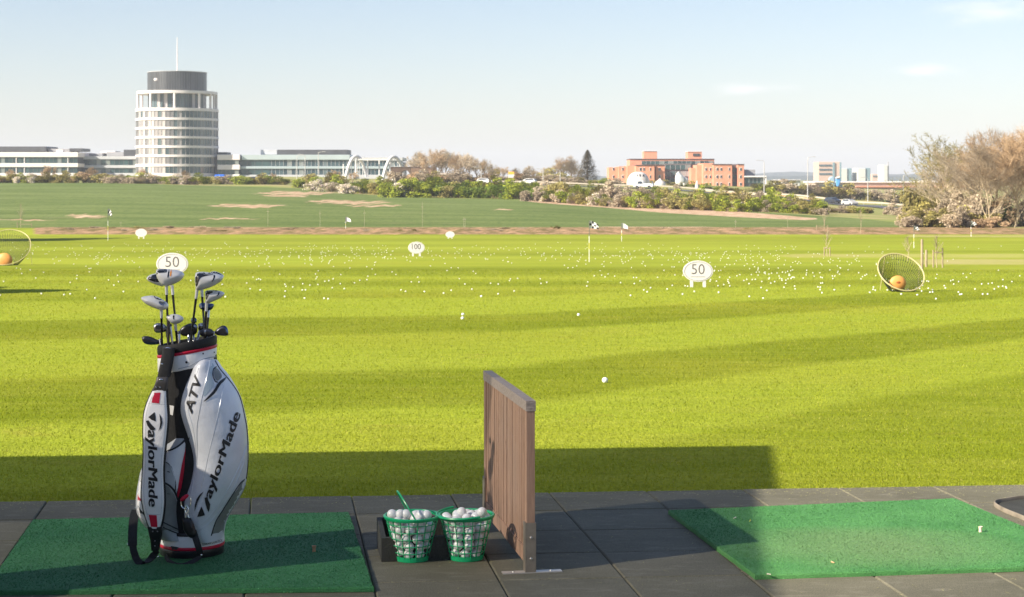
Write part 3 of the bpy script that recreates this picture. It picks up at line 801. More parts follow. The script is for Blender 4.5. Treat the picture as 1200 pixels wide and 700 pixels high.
# collar
SH = .17
def crow(v, du, dd, yc=0): return (bz(v), bx(187-du), bx(252+du), YB+yc, .117+dd, SH)
mbc = MB(); mbc.loft([crow(431, 0, 0), crow(429, 1.2, .004), crow(414.5, 1.5, .005), crow(413, .8, .003)], 48, 2.2); mbc.build('collar', white, bag, smooth=True); tr_c = mbc.bvh()
m_ = MB(); m_.loft([crow(413, 1.5, .004), crow(412, 2.2, .007), crow(410.5, 2.2, .007), crow(409.5, 1.5, .004)], 48, 2.2); m_.build('trim', red, bag, smooth=True)
m_ = MB(); n_ = 48
prof = [crow(409.4, 1, .003), crow(407, 1.8, .006), crow(401, 1.8, .006), crow(399, .6, .002), crow(399, -3, -.012), crow(401.5, -4.5, -.018), crow(425, -4.5, -.018)]
m_.loft(prof, n_, 2.2); m_.build('rim', blk, bag, smooth=True)
for (u, v) in ((218.5, 424.7), (238, 414.6), (250.8, 413)):
    p = projf(u, v, [tr_c], .001); m_ = MB(); m_.sphere(p, .0052 if u < 220 else .0035, 12, 8, (1, .5, 1)); m_.build('rivet', blkv, bag, smooth=True)
piping([(209, 432.5), (222, 429), (232, 424), (244, 419.5), (256, 418)], [tr_c], .0022).build('piping', seam, bag, smooth=True)
# large silver side pocket
pk = rows([(419.5,240,247,-.03,.075),(421.5,233,252,-.03,.09),(426,227,256,-.025,.108),(432,223,260,-.02,.118),(440,218.5,267,-.02,.128),(450,213.5,273.5,-.02,.138),(460,210,279,-.02,.145),(470,208,283,-.02,.15),(480,208,285.7,-.02,.153),(490,210.5,288,-.02,.155),(500,214,289.5,-.02,.156),(510,217.5,290.3,-.02,.156),(520,221,291,-.02,.156),(532,224,291,-.02,.156),(545,224,290.5,-.02,.156),(560,220.5,289,-.02,.155),(572,216,286,-.02,.153),(582,212.5,281.5,-.02,.15),(592,212,275.5,-.02,.147),(602,213,269.5,-.02,.143),(612,216,265,-.018,.139),(622,222,262.5,-.015,.135),(629,229,261.5,-.01,.13)], dens=4)
pocket = pk.build('side_pocket', silver, bag, smooth=True); T_pk = pk.bvh()
# moulded ridges and piping on it
rid = M('silver_ridge', (.66, .69, .73), .3, metal=.3, var=.03)
for pts, r_ in (([(233,431),(228,445),(224,460),(221,480),(226,500),(229,520),(229,545),(226,570),(222,590)], .0022),
                ([(246,420),(243,440),(238,460),(234,480),(231,500),(231,520),(231,545)], .003),
                ([(262,452),(257,478),(251,505),(245,530),(240,555),(236,572)], .0022),
                ([(289,522),(281,545),(268,572),(252,598),(236,615)], .0025), ([(286,540),(277,565),(262,592),(246,612),(232,623)], .0025)):
    piping(pts, [T_pk], r_, -.001).build('ridge', rid, pocket, smooth=True)
decal([(286.5,563),(282,566),(272,581),(262,597),(254,610),(248.5,626),(261.5,625.5),(264,612),(269,602),(275.5,591.5),(281.5,581),(285,573)], [T_pk], .0022, 3).build('gusset', grey, pocket, smooth=True)
for pts, r_, m_ in (([(286.5,562),(281,567),(271,582),(261,598),(253,611),(247.5,628)], .003, blkv), ([(287.3,568),(283,578),(275.2,591),(268.5,602.5),(263.5,611),(261.3,620)], .0028, seam)):
    piping(pts, [T_pk], r_).build('piping', m_, pocket, smooth=True)
piping([(252,423),(258,433),(266,442.5),(273,451.5),(279.5,462),(283.5,474),(286.5,488),(289,502),(290.2,520),(290.2,545),(288.3,561)], [T_pk], .0032).build('piping', blkv, pocket, smooth=True)
decal(smoothpoly([(238.5,470.5),(245,463.5),(251,457),(256,448),(262,443.5),(266,441.5),(263.5,446),(258,451),(253,460),(246,466.5),(239.5,470.8)], 1), [T_pk], .0035, 2).build('zip', blkv, pocket)
decal(smoothpoly([(252.5,430.5),(256.5,433.5),(261,441),(257.5,445),(254.5,447),(251.5,442),(250.5,436)], 2), [T_pk], .0028, 2).build('gusset', grey, pocket)
piping([(253.5,430),(250,433),(249.5,440),(252,446.5),(255,448)], [T_pk], .0028).build('piping', blkv, pocket, smooth=True)
decal(smoothpoly([(248,424),(252,430),(248.5,436),(249,446),(252,451),(243,461),(238,466.5),(241,450)], 1), [T_pk], .0015, 2.5).build('blue_grey_panel', M('blue_grey_vinyl', (.42, .50, .54), .35, metal=.2, var=.06), pocket)  # blue-grey panel on the upper part of the pocket
# lettering
dr2 = (.333, -.943); up2 = (-.943, -.333)
text_on('aylorMade', (247.5, 584.5), (282.5, 485.5), 10.2, up2, [T_pk], .0035, .012, .12).build('lettering', inkm, pocket)
def zp(L, ox, oy, k=7.78): return [(ox+a/k, oy+b_/k) for a, b_ in L]
for poly in ([(690,243),(655,268),(625,310),(608,365),(606,425),(615,400),(632,345),(658,290)], [(698,300),(725,292),(733,325),(750,360),(745,400),(735,432),(722,405),(705,350)], [(630,474),(648,425),(670,378),(688,420),(702,458),(665,470)]):
    decal(zp(poly, 150, 545), [T_pk], .0035, 2).build('emblem', inkm, pocket)
def strokes(L, w, ox, oy, trees, off=.0035):
    mb = MB()
    for (a, b_) in L:
        (x0, y0), (x1, y1) = zp([a, b_], ox, oy); l = math.hypot(x1-x0, y1-y0); nx, ny = -(y1-y0)/l*w/2, (x1-x0)/l*w/2
        decal([(x0+nx, y0+ny), (x1+nx, y1+ny), (x1-nx, y1-ny), (x0-nx, y0-ny)], trees, off, 3, mb=mb)
    return mb
# A T V set on the slope of the pocket
k = 7.78
strokes([((545,765),(512,690)), ((512,690),(520,655)), ((520,655),(590,640+50)), ((535,700),(575,735-8))], 1.9, 150, 385, [T_pk])
ATV = [((547,770),(514,672)), ((514,672),(530,600)), ((530,600),(575,690)), ((522,702),(566,688)),
       ((545,580),(610,690)), ((520,625),(600,520)),
       ((585,530),(650,560)), ((650,560),(648,410))]
text_on('ATV', (225, 485.0), (237.5, 441.5), 10.0, (-.95, -.28), [T_pk], .0035, .022, .30).build('lettering', inkm, pocket)
# lower left pocket
lp = rows([(512,205,224,-.075,.05),(520,196,226,-.07,.062),(535,176,227,-.06,.085),(550,166,226,-.055,.10),(565,162.5,223,-.055,.108),(578,160.5,218.5,-.05,.115),(590,160,215,-.05,.118),(602,162,216,-.045,.12),(612,168,219,-.04,.118),(620,177,223,-.03,.115),(628,187,231,-.02,.115)], dens=4)
lpo = lp.build('front_pocket', lgrey, bag, smooth=True); T_lp = lp.bvh()
decal([(158.8,570),(163,564),(169,562),(172,618),(178,624),(171,617.5),(163.5,606),(160.5,597)], [T_lp], .002, 2.5).build('white_panel', white, lpo)
decal([(166,556),(172,550),(172,612),(176,621),(168,612),(163,603),(160.6,592),(160.8,580),(163,566)], [T_lp], .0022, 2.5).build('white_panel', white, lpo)
decal([(161.4,579.5),(167.5,585),(168.5,592),(161.2,586.5)], [T_lp], .003, 2).build('stripe', red, lpo)
decal([(162,593),(171.5,603),(172.5,610),(164,601)], [T_lp], .003, 2).build('stripe', blk, lpo)
decal([(196,529),(205,526.5),(213,521),(219,515.5),(223,519),(222,535),(214,560),(209,580),(206,572),(203,556),(199,545),(194,541)], [T_lp], .0025, 2.5).build('pale_panel', silver, lpo)
decal([(218.5,515),(223.8,513.5),(222,526),(217,548),(213,569),(211.5,584),(207.3,583),(209,568),(213,545),(217,528)], [T_lp], .0042, 2).build('stripe', red, lpo)
for pts, r_ in (([(194,529),(203,526.5),(212,520.5),(218,514)], .0045), ([(224,527),(226.5,540),(225,555),(219,573),(213,582)], .0035), ([(194,541),(200,546),(204,556),(206,568),(205,576)], .0025), ([(193,566),(199,569.5),(205,577),(209,588),(212,600),(214,612),(217,622)], .0042), ([(196,552.5),(199,553.5)], .002), ([(196,578.5),(199,579)], .002), ([(222,513),(217.5,530),(213,547),(209,568),(207,582)], .0022)):
    piping(pts, [T_lp, T_pk], r_).build('piping', blkv, lpo, smooth=True)
decal([(192,568),(198,571),(204,579),(208,590),(211,603),(213,618),(216,626),(190,622)], [T_lp], .0018, 3).build('grey_panel', grey, lpo)
for pts in ([(191,612),(203,618),(216,624)], [(191,618),(201,622.5),(213,627)]): piping(pts, [T_lp], .0028).build('piping', blkv, lpo, smooth=True)
# towel ring, upper small patch
decal([(198.8,475),(204,476),(202.5,487),(199.5,486)], [core.bvh()], .003, 2).build('patch', white, bag)
# shoulder strap pad
def strapd(v): return interp([455, 490, 540, 590, 620], [-.165, -.19, -.2, -.2, -.185], v)
edge = [(455,180.5,194.5),(465,175.5,195),(475,171.5,195.5),(485,169,196.2),(495,168.2,196.2),(510,168,195),(525,168.3,193.2),(540,168.2,191.8),(555,167.2,191.3),(570,166.2,191.8),(580,166,192.3),(590,167,192.3),(600,169,191.5),(610,172,190),(619,175.5,187.5)]
sp = rows([(v, a, b_, strapd(v), .013) for v, a, b_ in edge], 3.0, 32)
sb_ = rows([(v, a-1.3, b_+2.2, strapd(v)+.006, .011) for v, a, b_ in edge], 3.0, 32)
strap = sp.build('shoulder_strap', white, bag, smooth=True); T_sp = sp.bvh(); sb_.build('edging', blk, strap, smooth=True)
decal([(178,459.5),(188,460.2),(186.5,473),(177.6,472)], [T_sp], .0018, 2).build('stripe', red, strap)
decal([(174.2,603.5),(183.6,604),(184.5,618),(177,617.5)], [T_sp], .0018, 2).build('stripe', red, strap)
piping([(169.5,602.5),(190.5,603.5)], [T_sp], .0008).build('seam', seam, strap); piping([(171,473),(195,474.5)], [T_sp], .0008).build('seam', seam, strap)
text_on('aylorMade', (173.2, 504.5), (174.2, 593.5), 10.8, (1, 0), [T_sp], .002, .012, .12).build('lettering', inkm, strap)
for poly in ([(185,187),(242,140),(250,180),(252,225),(215,212)], [(163,222),(185,215),(205,245),(248,290),(240,306),(205,305),(175,260)], [(285,155),(308,195),(313,240),(300,285),(276,318),(288,280),(294,235),(290,190)]):
    decal(zp(poly, 150, 465), [T_sp], .002, 2).build('emblem', inkm, strap)
# upper strap and buckle
us_ = rows([(408,191,205,-.135,.012),(425,188,203,-.145,.014),(442,184.5,199.5,-.155,.013)], 3.5, 24); us_.build('strap_webbing', blk, bag, smooth=True)
bk = rows([(442,184,197,-.165,.012),(448,182.5,197,-.17,.014),(458,178.5,195.5,-.165,.014)], 4, 24); bk.build('buckle', M('dark_metal_grey', (.10, .09, .085), .45, .3), bag, smooth=True)
p = projf(188.5, 445, [bk.bvh()], .002); m_ = MB(); m_.sphere(p, .006, 12, 8, (1.4, .5, .7)); m_.build('rivet', chrome, bag, smooth=True)
for u in (183, 187.5):
    p = projf(u, 454, [bk.bvh()], .001); m_ = MB(); m_.sphere(p, .003, 10, 6); m_.build('rivet', chrome, bag, smooth=True)
p = projf(189.5, 427, [us_.bvh()], .001); m_ = MB(); m_.sphere(p, .005, 10, 6, (1.2, .4, .8)); m_.build('rivet', chrome, bag, smooth=True)
m_ = MB(); m_.tube([P(u, v, YB-.14) for u, v in ((191, 408), (196, 407.5), (202, 409), (204, 413), (200, 416), (194, 415))], .0022, 6, closed=True); m_.build('ring', chrome, bag, smooth=True)
# lower buckle
for ed, sg in ((1, 2.6), (2, -2.6)): piping([(q[ed]+sg, q[0]) for q in edge[1:-1]], [T_sp], .0006).build('stitching', seam, strap)
lb = rows([(617,173,189.5,-.185,.014),(625,174.5,190,-.18,.016),(634,176.5,188.5,-.175,.015),(645,177.5,186.5,-.17,.013)], 4, 24); lb.build('buckle', blkv, bag, smooth=True); T_lb = lb.bvh()
for (u, v) in ((179, 623), (184.5, 623), (181.5, 634), (181.5, 640)):
    p = projf(u, v, [T_lb], .001); m_ = MB(); m_.sphere(p, .003, 10, 6); m_.build('rivet', M('dull_metal', (.3, .3, .3), .3, .9), bag, smooth=True)
# hanging webbing loops (left)
XR = Vector((1, .15, 0))
def rib(pts, w, name='strap_webbing', wd=None, th=.0035):
    m_ = MB(); q = [P(u, v, d) for u, v, d in spline(pts, 6)]; m_.ribbon(q, w, th, wd if wd else XR); m_.build(name, blk, bag, smooth=True)
rib([(159.5, 598, 7.16), (157.5, 604, 7.13), (156, 615, 7.08), (155.3, 630, 7.04), (155.5, 640, 7.03)], .037)
rib([(155.5, 639, 7.035), (157, 647, 7.03), (160, 655, 7.03), (165.5, 661.3, 7.0), (172, 659, 7.03), (179, 652, 7.07), (184.5, 645, 7.08)], .030, wd=Vector((.8, .6, .25)))
m_ = MB(); m_.sphere(P(158.5, 595.5, 7.13), .0045, 10, 6); m_.sphere(P(150, 638, 7.03), .0035, 10, 6); m_.sphere(P(185.5, 652.5, 7.06), .0045, 10, 6); m_.build('rivet', chrome, bag, smooth=True)
# right clip, webbing
m_ = MB(); m_.tube([P(u, v, 7.04) for u, v in spline([(212, 588), (213, 594), (217.5, 596.5), (222.5, 593), (223.8, 588), (223, 583.5)], 5)], .0022, 6); m_.build('ring', chrome, bag, smooth=True)
m_ = MB(); m_.tube([P(u, v, 7.03) for u, v in spline([(218.5, 592), (216.8, 597), (218, 602), (217.5, 607)], 5)], .0024, 6); m_.tube([P(u, v, 7.03) for u, v in spline([(218.5, 592), (221, 597), (220, 602), (221.5, 607)], 5)], .0018, 6); m_.build('snap_hook', chrome, bag, smooth=True)
m_ = pillow([(210.5, 584.5), (219.5, 578), (222, 582), (212, 589)], 7.05, .006, 3, 2, smooth=1); m_.build('pull_tab', red, bag, smooth=True)
m_ = pillow([(213.5,607),(223,606),(226.5,612),(229.5,622),(231,631),(222,631),(215,622),(213.5,613)], 7.04, .012, 5, 2.5, smooth=1); m_.build('strap_cover', blkv, bag, smooth=True)
rib([(226.5, 622, 7.045), (229.5, 632, 7.035), (233, 643, 7.03), (235.5, 652, 7.04)], .026)
rib([(235.5, 652, 7.04), (228, 657, 7.02), (217, 662, 7.0), (208, 662.5, 7.0), (199, 658.5, 7.03), (194, 652, 7.07)], .018, wd=Vector((0, .55, .8)))
m_ = MB(); m_.sphere(P(236, 650.5, 7.03), .0045, 10, 6); m_.build('rivet', chrome, bag, smooth=True)

# ------------------------------------------------------------------ clubs
hw = M('club_white', (.72, .71, .68), .25, var=.03, spec=.6, coat=.6)
hb = M('club_black', (.015, .016, .02), .25, var=.1, spec=.6, coat=.5)
hblue = M('club_blue_steel', (.08, .12, .22), .22, .85, .2)
hst = M('club_steel', (.50, .50, .52), .22, 1.0, .12, 20)
hdk = M('club_dark_steel', (.09, .09, .10), .3, .8, .2, 20)
orange = M('club_orange', (.8, .30, .05), .4)
def zz(L): return [(160+a/7.0, 310+b_/7.0) for a, b_ in L]
def club(label, main, mmat, extras, hosel, foot, d, T=.03, Rr=8, shaft='b', hm=None, name='golf_club', slope=(0, 0)):
    (hu, hv), (fu, fv) = zz([hosel, foot]); f = P(fu, fv, YB-.01+ (d-YB)*.3); top = P(hu, hv, d)
    bot = f+(f-top).normalized()*.35
    bot.x = max(bx(197), min(bx(248), bot.x)); bot.y = max(YB-.07, min(YB+.07, bot.y))
    root = thing(name, (bot.x, bot.y, bot.z), label, 'golf club', 'golf clubs standing in the bag')
    mb = pillow(zz(main), d, T, Rr, 1.6, slope=slope)
    hd = mb.build('head', mmat, root, smooth=True, ang=60); tr = [mb.bvh()]
    for (poly, m2, nm) in extras: decal(smoothpoly(zz(poly), 1), tr, .0018, 1.4).build(nm, m2, hd, smooth=True)
    mb = MB(); up = (top-f).normalized(); mb.tube([top+up*.012, top-up*.03], [.007, .006], 10); mb.build('hosel', hm or mmat, root, smooth=True)
    mb = MB()
    if shaft == 'b':
        mid = top.lerp(f, .75)
        mb.tube([top-up*.03, top-up*.032, mid], [.0062, .0052, .0045], 10); mb.build('shaft', hb, root, smooth=True)
        mb = MB(); mb.tube([mid, f, bot], [.0046, .0055, .006], 10); mb.build('grip', hst if hm else hdk, root, smooth=True)
    else:
        mb.tube([top-up*.03, f, bot], [.0045, .005, .0055], 10); mb.build('shaft', hst, root, smooth=True)
club('driver with white face, dark crown and an orange mark, above the left of the bag', [(160,50),(170,36),(230,36),(300,42),(360,52),(395,78),(385,110),(345,145),(290,170),(245,182),(205,168),(175,125),(160,90)], hw,
     [([(163,62),(165,38),(228,36),(252,42),(248,62),(240,66),(175,70),(163,92)], hb, 'crown'), ([(262,42),(274,44),(264,108),(250,108)], hb, 'marking'), ([(278,44),(292,46),(284,98),(272,98)], orange, 'marking')], (245,190), (262,655), YB-.05, .045, 10)
club('driver with dark crown edged in white, behind the orange marked driver', [(75,118),(105,86),(160,72),(210,80),(225,150),(225,185),(170,172),(105,145)], hw,
     [([(90,116),(112,92),(162,78),(205,86),(212,150),(150,145),(100,128)], hb, 'crown')], (293,195), (335,640), YB+.05, .035, 8, hm=hw)
club('white fairway wood with grey sole, leftmost head above the bag', [(30,272),(80,258),(150,255),(210,285),(255,315),(266,350),(240,372),(195,378),(140,355),(80,330),(50,300)], hw,
     [([(140,258),(175,264),(215,292),(180,290),(150,276)], hb, 'crown'), ([(180,300),(225,305),(245,325),(215,340),(185,325)], hst, 'sole_plate')], (204,382), (208,655), YB-.06, .04, 8)
club('small white hybrid wood in front centre of the bag mouth', [(240,425),(275,412),(320,406),(365,420),(392,445),(370,475),(325,492),(285,486),(255,455)], hw,
     [([(296,418),(312,416),(308,452),(300,452)], hb, 'marking')], (318,488), (335,660), YB-.07, .028, 6)
club('driver with pale face and black crown, above the right of the bag', [(480,85),(490,62),(560,60),(620,72),(690,84),(718,105),(695,140),(630,180),(560,205),(505,218),(485,205),(478,140)], hw,
     [([(480,88),(490,62),(560,60),(605,70),(640,82),(540,100),(515,118),(495,190),(482,170)], hb, 'crown'), ([(630,84),(648,88),(640,118),(622,142),(616,138),(632,110)], hb, 'marking')], (495,222), (440,660), YB-.05, .045, 9)
club('driver with navy crown, tucked behind the right hand driver', [(600,72),(610,58),(650,56),(700,78),(722,98),(700,118),(650,120)], hw,
     [([(603,72),(612,60),(650,58),(698,80),(708,95),(650,92)], hb, 'crown')], (535,212), (560,590), YB+.05, .035, 6)
club('white fairway wood with dark crown, below the right hand driver', [(562,222),(575,212),(650,210),(705,222),(728,240),(700,272),(640,300),(590,322),(568,318),(562,270)], hw,
     [([(563,225),(576,213),(650,211),(672,217),(600,238),(585,262),(574,295),(565,275)], hb, 'crown'), ([(668,226),(686,228),(676,248),(660,262),(656,258),(670,244)], hb, 'marking')], (574,325), (560,640), YB-.03, .035, 7)
club('dark blue hybrid wood below the white fairway wood', [(508,335),(530,312),(580,318),(638,322),(632,352),(610,378),(560,384),(520,365)], hblue,
     [([(512,338),(528,318),(540,350),(530,362)], hw, 'sole_plate')], (592,380), (575,600), YB+.03, .03, 6, hm=hst)
irons = [
 ('silver cavity back iron at the left of the bag mouth', [(135,515),(150,485),(200,478),(245,500),(258,545),(205,562),(150,562)], hst, [([(150,510),(165,496),(200,498),(200,532),(165,535)], hdk, 'cavity')], (250,540), (262,690), YB-.03),
 ('broad dark steel iron in the middle of the bag mouth', [(348,535),(400,495),(455,478),(500,492),(500,560),(470,582),(400,592),(362,580)], hdk, [([(440,490),(490,496),(494,520),(470,510)], hst, 'cavity')], (430,585), (430,680), YB+.02),
 ('dark steel iron with rounded sole right of the middle', [(510,560),(540,530),(590,520),(630,540),(638,575),(600,592),(530,595)], hdk, [([(556,538),(572,536),(572,590),(556,590)], hst, 'cavity')], (560,588), (545,660), YB-.03),
 ('dark iron pointing right beyond the bag rim', [(638,548),(690,505),(720,498),(748,520),(757,582),(720,588),(650,580)], hdk, [([(712,505),(732,505),(750,540),(752,572),(735,545)], hblue, 'cavity')], (632,572), (612,670), YB),
 ('blue steel iron lying low at the left of the rim', [(38,605),(60,586),(110,590),(160,612),(195,628),(192,655),(120,662),(60,652)], hdk, [([(70,630),(120,640),(192,636),(190,654),(110,658),(62,648)], hblue, 'cavity')], (196,638), (205,700), YB+.02),
 ('bright chrome iron between the two dark ones', [(498,500),(520,480),(560,482),(566,510),(545,545),(508,550)], hst, [], (520,548), (490,650), YB+.05),
 ('upright steel wedge behind the driver shaft', [(445,450),(462,430),(492,440),(495,475),(470,490),(448,480)], hblue, [], (465,486), (470,640), YB+.06),
]
for (l, poly, m_, ex, hs, ft, d) in irons: club(l, poly, m_, ex, hs, ft, d, .009, 3, shaft='s', hm=hst)
for (a, b_, l) in (((265,430),(262,660),'black gripped shaft with no head showing, left of the bag mouth'), ((350,560),(350,650),'short grey shaft end in the front of the bag mouth'), ((275,500),(300,690),'slanting bright steel shaft in front of the bag mouth')):
    (u0, v0), (u1, v1) = zz([a, b_]); p0 = P(u0, v0, YB-.075); p1 = P(u1, v1, YB-.085); dv = (p1-p0).normalized()
    root = thing('golf_club', tuple(p1+Vector((0, .03, -.3))), l, 'golf club', 'golf clubs standing in the bag')
    mb = MB(); mb.tube([p0, p1, p1+Vector((0, .03, -.3))], [.0055, .005, .005], 10); mb.build('shaft', hst if 'bright' in l or 'grey' in l else hb, root, smooth=True)
    mb = MB(); mb.sphere(p0, .008, 10, 8); mb.build('grip_cap', hdk, root, smooth=True)

# ------------------------------------------------------------------ range signs, flags, nets
sgw = M('sign_white', (.62, .60, .60), .45, var=.03)
sgt = M('sign_print', (.10, .09, .10), .6)
sgl = M('sign_line', (.22, .21, .22), .6)
def dist_sign(u, vtop, vbase, wpx, hpx, txt, label):
    p = GV(u, vbase); d = p.y; s = d/F; root = thing('distance_sign', tuple(p), label, 'sign', 'oval distance signs on the range')
    cz = CH-(vtop+hpx/2-HV)*s; a, h = wpx*s/2, hpx*s/2; n = 48
    def ell(k, y): return [Vector((p.x+math.cos(2*math.pi*i/n)*a*k, p.y+y, cz+math.sin(2*math.pi*i/n)*h*k)) for i in range(n)]
    mb = MB(); th = .02
    r = [ell(.98, -th), ell(1, -th+.006), ell(1, th-.006), ell(.98, th)]; vs = sum(r, [])
    mb.add(vs, [(i*n+j, (i+1)*n+j, (i+1)*n+(j+1) % n, i*n+(j+1) % n) for i in range(3) for j in range(n)]+[tuple(range(n)), tuple(3*n+j for j in range(n))[::-1]])
    bo = mb.build('board', sgw, root)
    for sx_ in (-1, 1):
        mb = MB(); mb.bbox((p.x+sx_*a*.42, p.y+.005, (p.z+cz-h*.6)/2), (a*.21, .03, cz-h*.6-p.z), .004); mb.build('leg', sgw, root)
    if txt:
        mb = MB(); q = [Vector((p.x+math.cos(2*math.pi*i/n)*a*.9, p.y-th-.002, cz+math.sin(2*math.pi*i/n)*h*.88)) for i in range(n)]; mb.tube(q, .006, 4, closed=True); mb.build('border_line', sgl, bo)
        vs, fs, (x0, x1, y0, y1) = textmesh(txt, -.006 if len(txt) < 3 else .015); W = a*(.86 if len(txt) == 2 else 1.1); Hh = h*.95
        mb = MB(); mb.add([(p.x+((x-x0)/(x1-x0)-.5)*W, p.y-th-.0025, cz-h*.28+(y-y0)/(y1-y0)*Hh) for x, y, z in vs], fs); mb.build('number', sgt, bo)
        mb = MB(); mb.box((p.x, p.y-th-.002, cz-h*.52), (a*.95, .002, h*.05)); mb.build('small_line', sgl, bo)
    return root
dist_sign(818, 305.5, 336.8, 35.5, 25, '50', 'oval white sign reading 50 standing right of centre')
dist_sign(202, 296.5, 329, 37.5, 26, '50', 'oval white sign reading 50 seen behind the golf clubs')
dist_sign(488, 283.5, 300.5, 19.5, 14, '100', 'oval white sign reading 100 left of centre')
dist_sign(527.5, 271.3, 280, 10.5, 7.4, '', 'small blank white oval sign right of the 100 sign, far away')
dist_sign(165.5, 268.3, 280, 13.5, 9.6, '', 'small blank white oval sign far away on the left')

fw = M('flag_white', (.65, .65, .65), .7); fb = M('flag_black', (.02, .02, .025), .7); polew = M('pole_white', (.75, .74, .70), .4); polek = M('pole_dark', (.12, .12, .10), .5); poley = M('pole_yellow', (.6, .55, .12), .5)
def flag(u, vtop, vbase, fwpx, fhpx, label, droop=.35, check=True, dep=None):
    p = GV(u, vbase) if dep is None else GP(u, dep); s = p.y/F; top = CH-(vtop-HV)*s; root = thing('golf_flag', tuple(p), label, 'flag', 'pin flags on the range')
    r = max(.011, .012+p.y*.00006); mb = MB(); n = 5; hh = top-p.z
    for i, m in enumerate((0, 1, 0, 2, 2)): pass
    mb.tube([p, p+Z*hh*.62], r, 8, mi=0); mb.tube([p+Z*hh*.62, p+Z*hh], r, 8, mi=1); mb.tube([p+Z*hh*.30, p+Z*hh*.46], r*1.05, 8, mi=2)
    mb.build('pole', [polew, polek, poley], root)
    W, Hf = fwpx*s, fhpx*s; mb = MB(); nx, nz_ = 12, 9; vs = []; fs = []; mi = []
    for side in (0, .006):
        for i in range(nx+1):
            for j in range(nz_+1):
                a, b_ = i/nx, j/nz_
                vs.append((p.x+r+a*W, p.y+.10*W*math.sin(a*5)+side, top-.02-b_*Hf*(1-.35*a)-a*a*Hf*droop-a*Hf*.08+.03*W*math.sin(a*7+b_*2)))
    K = (nx+1)*(nz_+1)
    for q in (0, 1):
        for i in range(nx):
            for j in range(nz_):
                f = (q*K+i*(nz_+1)+j, q*K+(i+1)*(nz_+1)+j, q*K+(i+1)*(nz_+1)+j+1, q*K+i*(nz_+1)+j+1); fs.append(f if q else f[::-1]); mi.append(((i//3)+(j//3)) % 2 if check else 0)
    mb.v = vs; mb.f = fs; mb.mi = mi; mb.build('cloth', [fw, fb], root, smooth=True)
flag(690.5, 258.5, 307, 10.5, 9, 'black and white checkered flag on a tall pin, right of centre', .45)
flag(728.5, 261.5, 283, 7, 6, 'small pale flag behind and right of the checkered one', .5, False)
flag(126.5, 244.5, 282, 4.5, 8, 'small checkered flag on a thin pin far left', .5)
flag(1071, 264.5, 291, 6, 5, 'small pale flag left of the brown bushes on the right', .5, True)
flag(1138, 259, 277.5, 6, 5, 'small pale flag in front of the brown bushes', .4, True)
flag(405, 254.5, 268.5, 6, 5, 'small white flag at the edge of the crop field', .5, False, 182)

ringm = M('net_ring', (.50, .44, .22), .5); orr = M('target_orange', (.66, .30, .08), .5, var=.1)
netm, t, b = nt('target_net'); b.inputs['Base Color'].default_value = (.035, .045, .02, 1); b.inputs['Roughness'].default_value = .8
def tnet(u, v, vb, a_px, b_px, tilt, label):
    p = GV(u, vb); s = p.y/F; root = thing('chipping_net', tuple(p), label, 'net', 'round chipping nets on the range')
    c = Vector((p.x, p.y, CH-(v-HV)*s)); A_, B_ = a_px*s, b_px*s; n = 56
    e1_ = Vector((math.cos(tilt), 0, -math.sin(tilt))); e2_ = Vector((math.sin(tilt)*.72, .69, math.cos(tilt)*.72)).normalized(); B2 = A_
    nrm = e1_.cross(e2_).normalized()
    if nrm.y < 0: nrm = -nrm
    nrm = Vector((nrm.x*.3, nrm.y, -abs(nrm.z))).normalized()
    rp = [c+e1_*math.cos(2*math.pi*i/n)*A_+e2_*math.sin(2*math.pi*i/n)*B2 for i in range(n)]
    lowz = min(q.z for q in rp); sh = Z*(p.z+.05-lowz); rp = [q+sh for q in rp]; c = c+sh
    mb = MB(); mb.tube(rp, .018, 8, closed=True); mb.build('hoop', ringm, root, smooth=True)
    bot = c+Vector((-.05, .25, 0)); bot.z = p.z+.03
    # net bag: cords running from hoop to its pocket, plus cross rings
    mb = MB(); K = 7; pts = []
    for k_ in range(K+1):
        f = k_/K; ring = []
        for q in rp:
            w_ = q.lerp(bot+(q-c)*.28, f); w_.z -= .10*math.sin(math.pi*f)*A_; w_.z = max(w_.z, p.z+.02); ring.append(w_)
        pts.append(ring)
    for k_ in range(1, K+1): mb.tube(pts[k_], .0045, 3, closed=True)
    for i in range(n): mb.tube([pts[k_][i] for k_ in range(K+1)], .007, 3, cap=False)
    for k_ in range(K):
        for i in range(0, n): mb.tube([pts[k_][i], pts[k_+1][(i+1) % n]], .0035, 3, cap=False)
    mb.tube([pts[K][i].lerp(pts[K][(i+n//2) % n], .0) for i in range(n)], .005, 3, closed=True)
    mb.build('netting', netm, root)
    mb = MB(); oc = bot+Z*.20+Vector((-.05, -.30, 0)); mb.sphere(oc, .23*A_/.66, 20, 12, (1, .4, .9)); dk = mb.build('target_disc', orr, root, smooth=True)
    mb = MB(); mb.sphere(oc+Vector((0, -.08, .02)), .055, 14, 8, (1.1, .3, .6)); mb.build('opening', M('deep_orange', (.35, .09, .02), .6), dk, smooth=True)
    for sx_ in (-.55, .55):
        mb = MB(); i = int(n*(.12 if sx_ > 0 else .38)); q = rp[i]; mb.tube([q, Vector((q.x+.1*sx_, q.y+.35, p.z))], .011, 6); mb.build('prop', ringm, root)
tnet(1056, 322, 342, 28, 20, R(14), 'round net hoop with orange target, standing right')
tnet(8, 294, 311, 27.5, 17.5, R(4), 'round net hoop with orange target, cut by the left edge')

